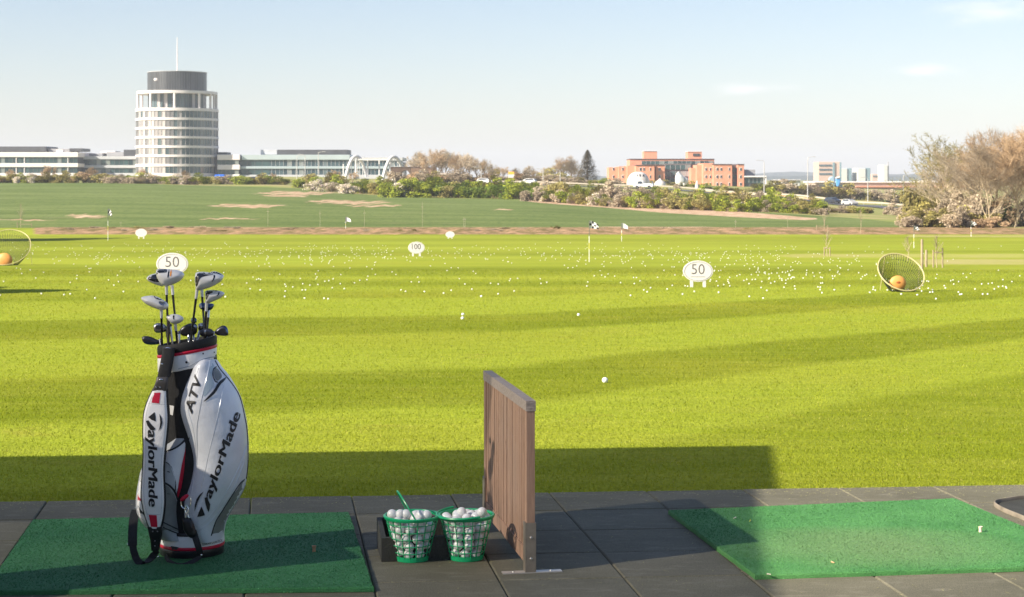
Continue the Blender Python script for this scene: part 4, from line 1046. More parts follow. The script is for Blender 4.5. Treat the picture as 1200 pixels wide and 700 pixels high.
# balls lying on the range
rs = random.Random(21); spots = []
def on_g(u, v, k=1.0):
    p = GV(u, v); return Vector((p.x, p.y, p.z+BR*k*.8))
near = [(709, 448.5, 'white golf ball lying nearest, in the grass right of the divider'), (678, 370.5, 'white golf ball lying alone above the divider, right of centre'), (542.5, 370, 'white golf ball, upper of the pair lying close together in mid lawn'),
        (542, 374.5, 'white golf ball, lower of the pair lying close together in mid lawn'), (564, 348.5, 'white golf ball lying alone above and right of the pair')]
for u, v, l in near: ball(on_g(u, v, 1.25), l, None, 1.3)
def cluster(n, cu, cv, su, sv):
    out = []
    while len(out) < n:
        u, v = rs.gauss(cu, su), rs.gauss(cv, sv)
        if -20 < u < 1215 and 284 < v < 352: out.append((u, v))
    return out
pts = cluster(60, 880, 326, 50, 9)+cluster(60, 960, 322, 50, 10)+cluster(45, 1100, 336, 60, 8)+cluster(40, 700, 320, 80, 12)+cluster(40, 470, 322, 90, 14)+cluster(30, 330, 330, 60, 14)+cluster(35, 60, 310, 60, 20)
pts += [(rs.uniform(0, 1200), rs.uniform(322, 348)) for _ in range(50)]
pts += [(1040,341),(1046,341.5),(1058,342),(1072,342),(1088,339),(1127,346),(800,346),(788,335.5),(803,336),(806,336.5),(380,351),(545,334),(575,333),(584,334)]
far = cluster(330, 620, 297, 230, 6)+cluster(160, 330, 298, 110, 8)+cluster(120, 850, 303, 100, 8)+cluster(90, 150, 298, 80, 8)
pts.sort(key=lambda q: -q[1])
nb = sum(1 for o in bpy.data.objects if o.name.startswith('golf_ball'))
room = max(0, 296-nb)
for (u, v) in pts[:room]: ball(on_g(u, v, 1.3), 'white golf ball lying far out on the mown range grass', 'balls scattered far out on the range', 1.0)
mb = MB()
for (u, v) in pts[room:]+far:
    p = on_g(u, v, 1.4); mb.sphere(p, BR*1.05, 6, 4)
o = mb.build('golf_balls', ballm); tag(o, 'hundreds of tiny white balls spread over the far range grass', 'golf balls', kind='stuff')

# ------------------------------------------------------------------ vegetation prototypes
bark = M('bark_brown', (.20, .14, .09), .85, var=.3, scale=4, bmp=.5, bscale=20)
barkl = M('bark_pale', (.42, .34, .22), .85, var=.3, scale=3)
lf = {
 'green':  leafmat('leaf_green', (.19, .23, .022), (.36, .39, .040)),
 'dark':   leafmat('leaf_dark', (.090, .14, .020), (.20, .25, .032)),
 'olive':  leafmat('leaf_olive', (.27, .23, .08), (.40, .35, .10)),
 'brown':  leafmat('twig_brown', (.37, .30, .21), (.48, .40, .29)),
 'white':  leafmat('blossom', (.66, .56, .48), (.80, .72, .66), (.28, .30, .08)),
 'red':    leafmat('twig_red', (.38, .26, .15), (.49, .36, .22)),
 'yellow': leafmat('leaf_yellow', (.50, .40, .06), (.62, .50, .08)),
 'tan':    leafmat('reed_tan', (.40, .32, .21), (.52, .43, .31)),
 'conif':  leafmat('needle', (.085, .085, .040), (.19, .14, .070)),
}
def leaf_cloud(mb, rs, c, r, n, sz, lumps=6, flat=1.0):
    L = [(Vector((rs.gauss(0, .42), rs.gauss(0, .42), rs.gauss(.05, .35))), rs.uniform(.38, .62)) for _ in range(lumps)]
    vs = []; fs = []
    for _ in range(n):
        q, lr = L[rs.randrange(lumps)]; dv = Vector((rs.gauss(0,1), rs.gauss(0,1), rs.gauss(0,1))).normalized()*lr*(rs.random()**.35)
        p = q+dv; p = Vector((c[0]+p.x*r[0], c[1]+p.y*r[1], c[2]+p.z*r[2]*flat))
        if p.z < 0.02: p.z = rs.random()*.3*r[2]
        a = Vector((rs.gauss(0,1), rs.gauss(0,1), rs.gauss(0,1))).normalized(); b_ = a.orthogonal().normalized(); s = sz*rs.uniform(.6, 1.3)
        o = len(vs); vs += [p+a*s, p-a*s*.5+b_*s*.8, p-a*s*.5-b_*s*.8]; fs.append((o, o+1, o+2))
    mb.add(vs, fs)
def shrub_proto(kind, seed, n=1300, sz=.085):
    rs_ = random.Random(seed); mb = MB(); leaf_cloud(mb, rs_, (0, 0, .52), (.72, .72, .62), n, sz, 9)
    root = bpy.data.objects.new('shrub', None); COL.objects.link(root); root['org'] = (0, 0, 0)
    mb.build('foliage', lf[kind], root)
    m2 = MB()
    for _ in range(14):
        a = rs_.random()*6.28; l = rs_.uniform(.5, 1.05); m2.tube([(math.cos(a)*.1, math.sin(a)*.1, 0), (math.cos(a)*.3, math.sin(a)*.3, l*.5), (math.cos(a)*.5, math.sin(a)*.5, l)], [.02, .013, .006], 3)
    m2.build('stems', bark, root); return root
protos = {}; used = {}
for k_ in ('green', 'dark', 'olive', 'brown', 'white', 'red', 'tan', 'yellow'):
    protos[k_] = [shrub_proto(k_, 100+i*7+len(k_), 1500 if k_ != 'tan' else 2200, .075 if k_ != 'tan' else .06) for i in range(2)]
ADJ = {'green': 'fresh yellow green', 'dark': 'dark green', 'olive': 'olive brown', 'brown': 'bare brown', 'white': 'white blossoming', 'red': 'reddish brown', 'tan': 'pale tan feathery', 'yellow': 'yellow flowering'}
def shrub(u, d, wpx, hpx, kind, where, group=None, dz=0.0, thick=1.0):
    p = GP(u, d); s = d/F; pr = protos[kind][rs.randrange(2)]; key = pr.name
    sc = (wpx*s/1.25, wpx*s/1.25*thick, hpx*s/1.22); lab = f'{ADJ[kind]} shrub {where}'
    loc = (p.x, p.y, p.z-.05*hpx*s+dz)
    if key not in used:
        used[key] = 1; pr.location = loc; pr.rotation_euler = (0, 0, rs.random()*6); pr.scale = sc; o = pr
    else: o = copy_tree(pr, loc, rs.random()*6, sc)
    tag(o, lab, 'shrub', group or ('shrubs '+where+' '+kind)); return o
def pick(w_): 
    x = rs.random()*sum(a for _, a in w_)
    for k_, a in w_:
        x -= a
        if x <= 0: return k_
    return w_[-1][0]
# far left hedge
u = -30
while u < 335:
    hp = rs.uniform(7, 12) ; k_ = pick((('green', 4), ('olive', 4), ('brown', 2), ('white', .5), ('red', .5)))
    shrub(u, 412 if u < 230 else 425, rs.uniform(13, 21), hp, k_, 'in the long hedge before the office buildings'); u += rs.uniform(6, 10)
for u in (128, 140, 152, 163): shrub(u, 408, 17, 8, 'brown', 'in a brown clump under the round tower')
for u in (36, 20): shrub(u, 406, 9, 8, 'white', 'at the far left of the hedge')
# rising part 345-460
for u, hp, k_, d in ((352,11,'green',395),(362,17,'olive',400),(372,15,'green',392),(368,9,'white',376),(376,11,'white',374),(388,12,'white',372),(386,19,'olive',400),(395,15,'green',385),(400,17,'olive',398),(405,12,'white',362),(412,10,'white',362),(418,15,'dark',370),(424,14,'green',368),(432,16,'green',372),(440,14,'olive',362),(448,17,'green',364),(455,14,'green',358),(462,15,'white',360)):
    shrub(u, d, 18, hp, k_, 'below the white arches')
u = 455
while u < 628:
    for lay in range(2):
        k_ = pick((('green', 3), ('dark', 3 if lay == 0 else 1), ('olive', .8))) if not (465 < u < 490 and lay == 0) else pick((('white', 1), ('green', 2), ('brown', 1)))
        shrub(u+rs.uniform(-3, 3), (338 if lay == 0 else 352)-max(0, u-560)*.12, rs.uniform(17, 24), (rs.uniform(13, 18) if lay == 0 else rs.uniform(17, 21)), k_, 'in the thick green hedge in the middle')
    u += rs.uniform(6, 9)
for u in (617, 631, 640): shrub(u, 318, 14, 13, 'brown', 'at the end of the thick green hedge')
shrub(637, 317, 8, 6, 'white', 'at the end of the thick green hedge')
u = 640
while u < 970:
    d0 = interp([640, 750, 860, 970], [318, 300, 282, 272], u)
    for lay in range(2):
        k_ = pick((('green', 4), ('white', .7 if lay == 0 else .1), ('olive', 2.2), ('brown', 1.6)))
        hp = rs.uniform(8, 12) if lay == 0 else rs.uniform(13, 19)
        if k_ == 'white': hp *= .85
        hp *= 1.3
        if u > 930: hp *= .75
        shrub(u+rs.uniform(-4, 4), d0+(0 if lay == 0 else 12), rs.uniform(14, 22), hp, k_, 'along the road verge above the bare soil strip')
    u += rs.uniform(6.5, 9.5)
for u, k_ in ((975,'olive'),(985,'brown'),(996,'olive'),(1005,'green'),(1016,'olive'),(965,'white'),(1050,'brown'),(1060,'tan')): shrub(u, 300, 20, 7 if u < 1030 else 12, k_, 'on the grassy bank below the road')
# beyond the road on the right
u = 640
while u < 1130:
    k_ = pick((('olive', 3), ('brown', 3), ('green', 1), ('red', 1))) if u > 890 else pick((('olive', 2), ('brown', 2), ('green', 1.5)))
    hp = rs.uniform(9, 17) if u > 880 else rs.uniform(4, 8)
    shrub(u, 500, rs.uniform(18, 28), hp, k_, 'beyond the road'); u += rs.uniform(8, 13) if u > 880 else rs.uniform(12, 22)
u = 462
while u < 690:
    shrub(u, 478, rs.uniform(16, 26), rs.uniform(6, 13), pick((('brown', 4), ('olive', 3), ('red', 1.5))), 'behind the road among the far bare trees'); u += rs.uniform(6, 10)
# tan thicket at the foot of the right trees
for i in range(34):
    u = rs.uniform(1062, 1140); f = (u-1062)/78; d = rs.uniform(196, 214)
    shrub(u, d, rs.uniform(16, 26), rs.uniform(14, 24)*(.55+.9*f)*(1.25 if d > 206 else .9), pick((('tan', 3.5), ('brown', 4), ('olive', 2.5))), 'in the pale thicket on the right')
for i in range(16):
    u = rs.uniform(1125, 1215); shrub(u, rs.uniform(198, 208), rs.uniform(18, 30), rs.uniform(14, 40), pick((('olive', 4), ('red', 2), ('tan', 1.5), ('dark', .8), ('brown', 3))), 'under the tall bare trees on the right')
for u in (1070, 1085, 1100, 1118): shrub(u, 235, 28, rs.uniform(34, 46), 'olive', 'behind the pale thicket')
for u in (1150, 1162): shrub(u, 195, 20, 12, 'red', 'in front of the tall bare trees')
# weeds on the dirt bank
for i in range(60):
    u = rs.uniform(40, 900); d = rs.uniform(172, 184); shrub(u, d, rs.uniform(5, 16), rs.uniform(1.5, 3.6), pick((('tan', 3), ('olive', 2), ('brown', 2))), 'as low scrub on the dirt bank', None)

def branch_tree(seed, H, spread, levels, tw, droop=0.0, trunk=.02, up=.55, twl=.06, twn=5):
    rs_ = random.Random(seed); wood = MB(); twig = MB()
    def rec(p, dv, l, r, lev):
        n = 7 if lev == 0 else 3; pts = [p]; q = p; dd = dv.copy()
        for i in range(n):
            dd = (dd+Vector((rs_.gauss(0, .13), rs_.gauss(0, .13), rs_.gauss(.03, .08)-droop*.1*(lev > 2)))).normalized(); q = q+dd*l/n; pts.append(q)
        r1 = r*.62
        (wood if lev < 4 else twig).tube(pts, [lerp(r, r1, i/n) for i in range(n+1)], 6 if lev < 2 else 4 if lev < 4 else 3, cap=False)
        if lev >= levels:
            for _ in range(twn):
                b0 = pts[rs_.randrange(1, len(pts))]; v = (dd+Vector((rs_.gauss(0, .7), rs_.gauss(0, .7), rs_.gauss(.15, .6)))).normalized()*H*twl*rs_.uniform(.5, 1.2)
                s = v.orthogonal().normalized()*tw*rs_.uniform(.6, 1.2); o = b0
                twig.add([o-s*.5, o+s*.5, o+v], [(0, 1, 2)])
                for k in range(2):
                    o2 = o+v*rs_.uniform(.3, 1); a = Vector((rs_.gauss(0,1), rs_.gauss(0,1), rs_.gauss(0,1))).normalized()*tw*1.3
                    b2 = a.orthogonal().normalized()*tw*1.3; twig.add([o2+a, o2-a*.5+b2, o2-a*.5-b2], [(0, 1, 2)])
            return
        m = 9 if lev == 0 else 4 if lev == 1 else rs_.choice((2, 3, 3))
        for k in range(m):
            v = (dd*up*1.3+Vector((rs_.gauss(0, spread), rs_.gauss(0, spread), rs_.gauss(.15, spread*.5)))).normalized()
            if lev == 0:
                ix = 7 if k == 0 else 1+int((k-1)*6/8+rs_.random()*.9); an = k*2.4+rs_.random()*.6; v = Vector((math.cos(an)*(.75 if k else .1), math.sin(an)*(.75 if k else .1), up)).normalized()
                rec(pts[ix], v, l*lerp(.62, .36, ix/7)*rs_.uniform(.85, 1.1), r*lerp(.5, .4, ix/7), 1)
            else: rec(pts[-1] if k == 0 else pts[rs_.randrange(1, len(pts))], v, l*rs_.uniform(.62, .84), r1*rs_.uniform(.75, 1), lev+1)
    rec(Vector((0, 0, 0)), Vector((0, 0, 1)), H*.48, H*trunk, 0)
    zm = max(v[2] for v in twig.v); k = H/zm
    for m in (wood, twig): m.v = [(a*k, b_*k, c_*k) for a, b_, c_ in m.v]
    return wood, twig
def tree_proto(seed, bm__, lm, name='bare_tree', **kw):
    wd, tg = branch_tree(seed, **kw); root = bpy.data.objects.new(name, None); COL.objects.link(root); root['org'] = (0, 0, 0)
    wd.build('trunk', bm__, root, smooth=True); tg.build('crown', lm, root); return root
def put_tree(pr, u, d, hpx, label, group, H, wk=1.0):
    p = GP(u, d); s = hpx*d/F/H; key = pr.name; loc = (p.x, p.y, p.z-.1)
    if key not in used: used[key] = 1; pr.location = loc; pr.rotation_euler = (0, 0, rs.random()*6); pr.scale = (s*wk, s*wk, s); o = pr
    else: o = copy_tree(pr, loc, rs.random()*6, (s*wk, s*wk, s))
    tag(o, label, 'tree', group)
fa = [tree_proto(31+i, bark, lf['brown' if i < 2 else 'red'], H=10, spread=.52, levels=4, tw=.06, twn=8, twl=.10, up=.9) for i in range(3)]
mid = [(485,27),(496,33),(505,38),(514,36),(520,33),(530,31),(541,33),(548,31),(560,26),(569,25),(578,20),(588,16),(605,15),(620,18),(628,12),(640,16),(651,22),(662,31),(671,28),(676,20),(584,15)]
for i, (u, hp) in enumerate(mid):
    put_tree(fa[i % 3], u, 560+rs.uniform(-30, 30), hp+3, 'bare brown tree in the far row right of the dark stone building' if u < 600 else 'bare brown tree in the far row left of the conifer', 'far bare trees', 10, .95)
yt = protos['yellow'][0]
shrub(579, 540, 15, 14, 'yellow', 'like a round tree among the far bare trees'); shrub(645, 520, 24, 14, 'olive', 'left of the conifer'); shrub(655, 515, 18, 12, 'olive', 'left of the conifer')
for u, hp in ((52, 14), (60, 20), (104, 18), (15, 15), (168, 16), (215, 15), (320, 12), (388, 14), (395, 16), (413, 14)): put_tree(fa[2], u, 440, hp+2, 'thin reddish bare tree before the office buildings', 'thin trees before the offices', 10, .8)
p_unused = [protos[k_][i] for k_ in protos for i in range(2) if protos[k_][i].name not in used]
# big right hand trees
big = [tree_proto(51, barkl, lf['red'], H=12, spread=.42, levels=5, tw=.030, twn=10, twl=.085, trunk=.013, up=.95),
       tree_proto(57, barkl, lf['brown'], H=12, spread=.46, levels=5, tw=.029, twn=9, twl=.08, trunk=.012, up=.9),
       tree_proto(63, barkl, lf['olive'], H=12, spread=.5, levels=4, tw=.040, twn=9, twl=.06, trunk=.012, up=.8)]
for u, d, hp, k_, l, wk in ((1106, 215, 112, 2, 'open crowned bare tree, leftmost of the tall group on the right', 1.15), (1143, 205, 112, 1, 'tall brown bare tree beside the open crowned one', 1.15),
                         (1160, 198, 105, 1, 'pale trunked bare tree in the middle of the right group', 1.0), (1175, 206, 122, 0, 'tall reddish bare tree, highest of the right group', 1.2), (1190, 200, 112, 0, 'reddish bare tree near the right edge', 1.15),
                         (1198, 212, 116, 1, 'brown bare tree behind the one cut by the right edge', 1.2), (1126, 214, 100, 1, 'brown bare tree standing between the two leftmost tall ones', 1.1), (1212, 204, 124, 0, 'reddish bare tree cut by the right edge', 1.25), (1240, 208, 110, 1, 'brown bare tree just beyond the right edge', 1.2), (1132, 222, 90, 0, 'smaller reddish bare tree standing behind the tall brown one', 1.1), (1078, 250, 50, 1, 'small thin bare tree at the left end of the right group', 1)):
    put_tree(big[k_], u, d, hp, l, 'tall bare trees on the right', 12, wk)
# conifer
def conifer(H, seed):
    rs_ = random.Random(seed); root = bpy.data.objects.new('conifer', None); COL.objects.link(root); root['org'] = (0, 0, 0)
    mb = MB(); mb.tube([(0, 0, 0), (0, 0, H*.5), (0, 0, H)], [.25, .14, .02], 8); mb.build('trunk', bark, root)
    vs = []; fs = []
    for _ in range(9000):
        f = rs_.random()**.75; f = 1-f if rs_.random() < .5 else rs_.random(); z = .6+(H-.6)*f; a = rs_.random()*6.28
        R_ = H*.34*(1-f)**.75*(1+.22*math.sin(a*3+f*20)+.12*math.sin(f*46)); r_ = R_*rs_.random()**.4
        p = Vector((math.cos(a)*r_, math.sin(a)*r_, z-.28*r_+rs_.gauss(0, .12)))
        v = Vector((math.cos(a), math.sin(a), -.3)).normalized()*rs_.uniform(.2, .45); s = v.cross(Vector((0,0,1))).normalized()*.13
        o = len(vs); vs += [p-s, p+s, p+v]; fs.append((o, o+1, o+2))
    mb = MB(); mb.add(vs, fs); mb.build('crown', lf['conif'], root); return root
cf_ = conifer(11, 4); p = GP(688.5, 520); cf_.location = (p.x, p.y, p.z-.3); s = 41*520/F/11; cf_.scale = (s*1.3, s*1.3, s); tag(cf_, 'dark brownish green pointed conifer standing alone left of the brick building', 'tree')
# young staked trees on the range
stake = M('stake_wood', (.30, .24, .15), .8, var=.2)
def sapling(u, v, hpx, label, stakes, seed):
    p = GV(u, v); s = p.y/F; root = thing('young_tree', tuple(p), label, 'young tree', 'young staked trees')
    rs_ = random.Random(seed); H = hpx*s; mb = MB(); mb.tube([p, p+Z*H*.5+Vector((rs_.uniform(-.1,.1), 0, 0)), p+Z*H], [.022, .016, .006], 5); mb.build('trunk', barkl, root)
    mb = MB()
    for _ in range(26):
        z = rs_.uniform(.35, .95); a = rs_.random()*6.28; l = H*(1-z)*.45+.12; q = p+Z*H*z; mb.tube([q, q+Vector((math.cos(a)*l*.6, math.sin(a)*l*.6, l))], [.009, .004], 3)
    mb.build('crown', lf['brown'], root)
    for i, (du, h_) in enumerate(stakes):
        mb = MB(); q = p+Vector((du*s, rs_.uniform(-.2, .2), 0)); mb.tube([q, q+Z*h_*s], .035 if s > .03 else .028, 8); mb.build('stake', stake, root)
    if len(stakes) > 1:
        a, b_ = stakes[0], stakes[-1]; mb = MB(); mb.box(p+Vector(((a[0]+b_[0])/2*s, 0, min(a[1], b_[1])*s*.85)), ((b_[0]-a[0])*s, .03, .05)); mb.build('crossbar', stake, root)
sapling(969.5, 300.5, 30, 'thin young tree with two low stakes, left of the right hand net', [(-3, 11), (3, 11)], 1)
sapling(1063.5, 306, 28, 'very thin young tree behind the right hand net', [], 2)
sapling(1098, 314, 38, 'young tree tied to a pair of dark stakes on the right', [(-3, 21), (7, 23)], 3)
sapling(24.5, 268, 30, 'thin young tree at the crop edge on the far left', [(-4, 8), (12, 6)], 4)
sapling(966, 272, 26, 'thin young tree with crossbar at the crop edge, right of centre', [(-9, 8), (0, 12), (4, 8)], 5)
sapling(1008.5, 274, 30, 'single pole like young tree at the crop edge before the road', [], 6)
for u, v, h_, l in ((1080.5, 316.5, 36, 'tall grey wooden post right of the net'), (1085.5, 313, 20, 'short dark wooden post beside the tall grey one')):
    p = GV(u, v); s = p.y/F; mb = MB(); mb.lathe(p, [(.055, 0), (.05, h_*s-.04), (.03, h_*s)], 12); o = mb.build('wooden_post', stake, origin=p, smooth=True); tag(o, l, 'post')
for u, h_ in ((314, 22), (375, 20), (427, 21), (495, 30), (545, 12), (862, 9), (923, 14), (1054, 8), (543.5, 12), (141.5, 5.5)):
    p = GP(u, 188); s = 188/F; mb = MB(); mb.tube([p, p+Z*h_*s], [.015, .011], 5); mb.tube([p+Z*h_*s*.8-Vector((.12, 0, 0)), p+Z*h_*s*.8+Vector((.12, 0, 0))], .02, 5); o = mb.build('thin_stake', M('stake_pale', (.38, .34, .24), .8) if u == 314 else bpy.data.materials['stake_pale'], origin=p); tag(o, 'thin pale stake standing in the dirt bank at the edge of the crop', 'stake', 'stakes along the dirt bank')

# trees beyond the left edge whose shade falls on the lawn
for (x, y, h_, sc_, l) in ((-60, 133, 12, 1, 'second leafy tree beyond the left edge, farther left'), (-56, 140, 13, 1, 'leafy tree beyond the left edge of the range'), (-21.5, 41.5, 5.5, .55, 'small leafy tree beyond the left edge, nearer'), (-22, 45.6, 5.0, .4, 'smallest leafy tree beyond the left edge')):
    root = thing('leafy_tree', (x, y, zg(x, y)), l, 'tree'); rs_ = random.Random(int(h_*3)); mb = MB(); zb = zg(x, y)
    mb.tube([(x, y, zb), (x, y, zb+h_*.6)], [.2*sc_, .1*sc_], 8); mb.build('trunk', bark, root)
    mb = MB(); leaf_cloud(mb, rs_, (x, y, zb+h_*.62), (h_*.3, h_*.3, h_*.42), 7000, .22*sc_+.05, 12); mb.build('crown', lf['dark'], root)

# ------------------------------------------------------------------ road, rail, cars, posts
asph = M('asphalt', (.085, .088, .095), .85, var=.15, scale=.5)
RD = [(560, 452), (640, 448), (760, 440), (860, 432), (940, 420), (1000, 405), (1060, 385), (1110, 365), (1180, 330), (1300, 300)]
RDl = [(-60, 452), (200, 450), (330, 455), (560, 452)]
rp = spline([tuple(GP(u, d)) for u, d in RDl+RD[1:]], 6)
def strip(pts, w0, w1, dz, name, m):
    vs = []; fs = []
    for i, p in enumerate(pts):
        a = Vector(pts[max(i-1, 0)]); b_ = Vector(pts[min(i+1, len(pts)-1)]); t_ = (b_-a); t_.z = 0; t_.normalize(); n_ = Vector((-t_.y, t_.x, 0))
        for w_ in (w0, w1):
            q = Vector(p)+n_*w_; q.z = max(zg(q.x, q.y), zg(p[0], p[1]))+dz; vs.append(q)
    for i in range(len(pts)-1): fs.append((2*i, 2*i+2, 2*i+3, 2*i+1))
    mb = MB(); mb.add(vs, fs); return mb.build(name, m)
tag(strip(rp, -5, 5, .15, 'road', asph), None, None, kind='structure')
tag(strip(rp, -.1, .1, .165, 'road_marking', M('road_paint', (.75, .75, .72), .6)), None, None, kind='structure')
tag(strip(rp, -4.5, -4.35, .165, 'road_marking', bpy.data.materials['road_paint']), None, None, kind='structure')
railc = M('rail_cream', (.42, .37, .28), .5); railr = M('rail_brown', (.42, .27, .16), .6)
def guard(pts, side, label, stripes):
    q = []
    for i, p in enumerate(pts):
        a = Vector(pts[max(i-1, 0)]); b_ = Vector(pts[min(i+1, len(pts)-1)]); t_ = (b_-a); t_.z = 0; t_.normalize(); n_ = Vector((-t_.y, t_.x, 0)); k = Vector(p)+n_*side; k.z = max(zg(k.x, k.y), zg(p[0], p[1])); q.append(k)
    root = thing('guard_rail', tuple(q[0]), label, 'guard rail', 'guard rails along the road'); mb = MB(); L_ = 0; seg = []
    for i in range(len(q)-1):
        l = (q[i+1]-q[i]).length; n = max(1, int(l/2.5))
        for k in range(n): seg.append((q[i].lerp(q[i+1], k/n), q[i].lerp(q[i+1], (k+1)/n)))
    for i, (a, b_) in enumerate(seg):
        t_ = (b_-a).normalized(); n_ = Vector((-t_.y, t_.x, 0)).normalized(); mb.box((a+b_)/2+Z*.72, ((b_-a).length, .08, .36), axes=(t_, n_, Z), mi=1 if (stripes and (i//2) % 2) else 0)
    mb.build('beam', [railc, railr], root); mb = MB()
    for i, (a, b_) in enumerate(seg[::2]): mb.box(a+Z*.3, (.12, .12, .6))
    mb.build('posts', M('rail_post', (.35, .33, .30), .6), root)
k0 = [i for i, p in enumerate(rp) if p[0] > (880-CU)*430/F]
guard(rp[18:k0[0]+1], 5.6, 'plain cream guard rail beyond the road in front of the brick building', False)
guard(rp[k0[0]-4:k0[0]+9], -5.6, 'guard rail with cream and brown dashes above the verge hedge', True)
guard(rp[k0[0]+1:], 5.6, 'plain guard rail curving right beyond the road', False)

tyre = M('tyre', (.02, .02, .02), .8); cglass = M('car_glass', (.03, .04, .05), .08, spec=.8)
def car(u, d, head, col, label, L_=4.3, W_=1.75, H_=1.45, van=False, off=1.8):
    p = GP(u, d); i = min(range(len(rp)), key=lambda k: (Vector(rp[k])-p).length); t_ = Vector(rp[min(i+1, len(rp)-1)])-Vector(rp[max(0, i-1)]); t_.z = 0; ang = math.atan2(t_.y, t_.x)+(math.pi if head < 0 else 0)
    n_ = Vector((-math.sin(ang), math.cos(ang), 0)); a, b_ = Vector(rp[max(i-1, 0)]), Vector(rp[min(i+1, len(rp)-1)]); 
    tt = max(0, min(1, (p.x-a.x)/(b_.x-a.x))); c = a.lerp(b_, tt); c.z += .17
    c = c - n_*off*.8
    root = bpy.data.objects.new('parked_car' if False else 'car', None); COL.objects.link(root); root['org'] = (0, 0, 0); tag(root, label, 'car')
    pr = [(-L_/2, .35), (-L_/2, .75), (-L_/2+.1, .95), (-L_/2+.45, H_-.08 if not van else H_), (-L_/2+.9, H_), (L_*.05, H_), (L_*.14, H_-.05), (L_*.28, .95), (L_/2-.15, .78), (L_/2, .6), (L_/2, .32), (L_/2-.2, .25), (-L_/2+.2, .25)]
    if van: pr = [(-L_/2, .35), (-L_/2, 1.0), (-L_/2+.05, 1.02), (0, 1.02), (.05, H_), (L_*.25, H_), (L_*.34, 1.1), (L_/2-.1, .95), (L_/2, .7), (L_/2, .32), (-L_/2+.2, .3)]
    mb = MB(); k = len(pr); vs = []
    for s_, ins in ((-1, 0), (1, 0)):
        for (x, z) in pr: y = s_*(W_/2-(.16 if z > 1.0 else .0)); vs.append((x, y, z))
    mb.add(vs, [tuple(range(k)), tuple(range(k, 2*k))[::-1]]+[(j, k+j, k+(j+1) % k, (j+1) % k) for j in range(k)]); body = mb.build('body', col, root)
    mb = MB(); x0, x1 = (-L_/2+.42, L_*.16) if not van else (.12, L_*.26)
    for s_ in (-1, 1): mb.add([(x0, s_*(W_/2-.03), 1.0), (x1+.25, s_*(W_/2-.03), 1.0), (x1-.1, s_*(W_/2-.11), H_-.1), (x0+.2, s_*(W_/2-.11), H_-.1)], [(0, 1, 2, 3)])
    mb.add([(x1+.34, -W_/2+.2, 1.0), (x1+.34, W_/2-.2, 1.0), (x1+.03, W_/2-.25, H_-.1), (x1+.03, -W_/2+.25, H_-.1)], [(0, 1, 2, 3)])
    mb.add([(-L_/2+.10, -W_/2+.2, 1.0), (-L_/2+.10, W_/2-.2, 1.0), (-L_/2+.42, W_/2-.25, H_-.12), (-L_/2+.42, -W_/2+.25, H_-.12)], [(0, 1, 2, 3)])
    mb.build('windows', cglass, root)
    for sx_ in (-1, 1):
        for sy in (-1, 1):
            mb = MB(); cx = sx_*L_*.31; n = 16; y0, y1 = sy*(W_/2-.18), sy*(W_/2+.02); vs = [(cx+math.cos(2*math.pi*j/n)*.32, y, .32+math.sin(2*math.pi*j/n)*.32) for y in (y0, y1) for j in range(n)]
            mb.add(vs, [tuple(range(n)), tuple(range(n, 2*n))]+[(j, (j+1) % n, n+(j+1) % n, n+j) for j in range(n)]); mb.build('wheel', tyre, root)
    root.location = c; root.rotation_euler = (0, 0, ang)
cw = M('car_white', (.78, .78, .78), .3, coat=.5); cg = M('car_grey', (.35, .36, .38), .3, .4, coat=.5); csil = M('car_silver', (.62, .60, .56), .3, .3, coat=.5)
car(300, 452, 1, cg, 'grey car on the road in front of the middle office building')
car(569, 451, 1, cw, 'white car on the road behind the thick hedge, left of the orange sign'); car(617, 449, -1, csil, 'pale car on the road right of the orange sign')
car(753, 440, -1, cw, 'white pickup on the road in front of the white dome', 5.2, 1.85, 1.75, True)
car(1001, 405, 1, csil, 'silver car driving on the open stretch of road on the right'); 
car(979, 412, 1, M('car_dark', (.03, .035, .05), .3, coat=.5), 'dark car ahead of the silver car', off=1.5)
lampm = M('lamp_post_grey', (.48, .47, .45), .5, .3)
def lamp(u, d, vtop, label, arm=1):
    p = GP(u, d); s = d/F; top = CH-(vtop-HV)*s; root = thing('street_lamp', tuple(p), label, 'street lamp', 'street lamps along the road')
    mb = MB(); mb.tube([p, Vector((p.x, p.y, top-.6))], [.14, .09], 8); mb.build('pole', lampm, root)
    mb = MB(); mb.tube(spline([(p.x, p.y, top-.6), (p.x+arm*.25, p.y, top-.15), (p.x+arm*1.3, p.y, top)], 5), .06, 6); mb.build('arm', lampm, root)
    mb = MB(); mb.bbox((p.x+arm*1.6, p.y, top), (.9, .3, .14), .04); mb.build('lamp_head', lampm, root)
for u, d, vt, a, l in ((348, 480, 182, 1, 'street lamp left of the pair before the office glass'), (357.5, 480, 181, -1, 'street lamp with its arm to the left before the office glass'), (373, 480, 178, 1, 'tallest street lamp before the middle office building'), (564, 470, 196, -1, 'street lamp left of the yellow shrub tree'), (636.5, 465, 198, -1, 'street lamp right of the orange sign'), (656.5, 465, 199, -1, 'street lamp just left of the conifer'),
                   (895.5, 440, 188, -1, 'street lamp right of the brick building'), (946.5, 425, 184, 1, 'tallest street lamp, standing left of the beige tower'), (1058.5, 470, 205, 1, 'street lamp right of the far white halls'), (1017, 470, 238-30, -1, 'short street lamp beside the far white halls')): lamp(u, d, vt, l, a)
p = GP(599, 470); s = 470/F; root = thing('road_sign', tuple(p), 'orange and white direction sign on a post', 'road sign'); mb = MB(); mb.tube([p, p+Z*(214-208)*s], .12, 8); mb.build('post', lampm, root)
c_ = CH-(204.8-HV)*s
mb = MB(); mb.bbox((p.x, p.y, CH-(203-HV)*s), (7*s, .1, 3*s), .02); mb.build('panel', M('sign_orange', (.85, .42, .05), .5), root)
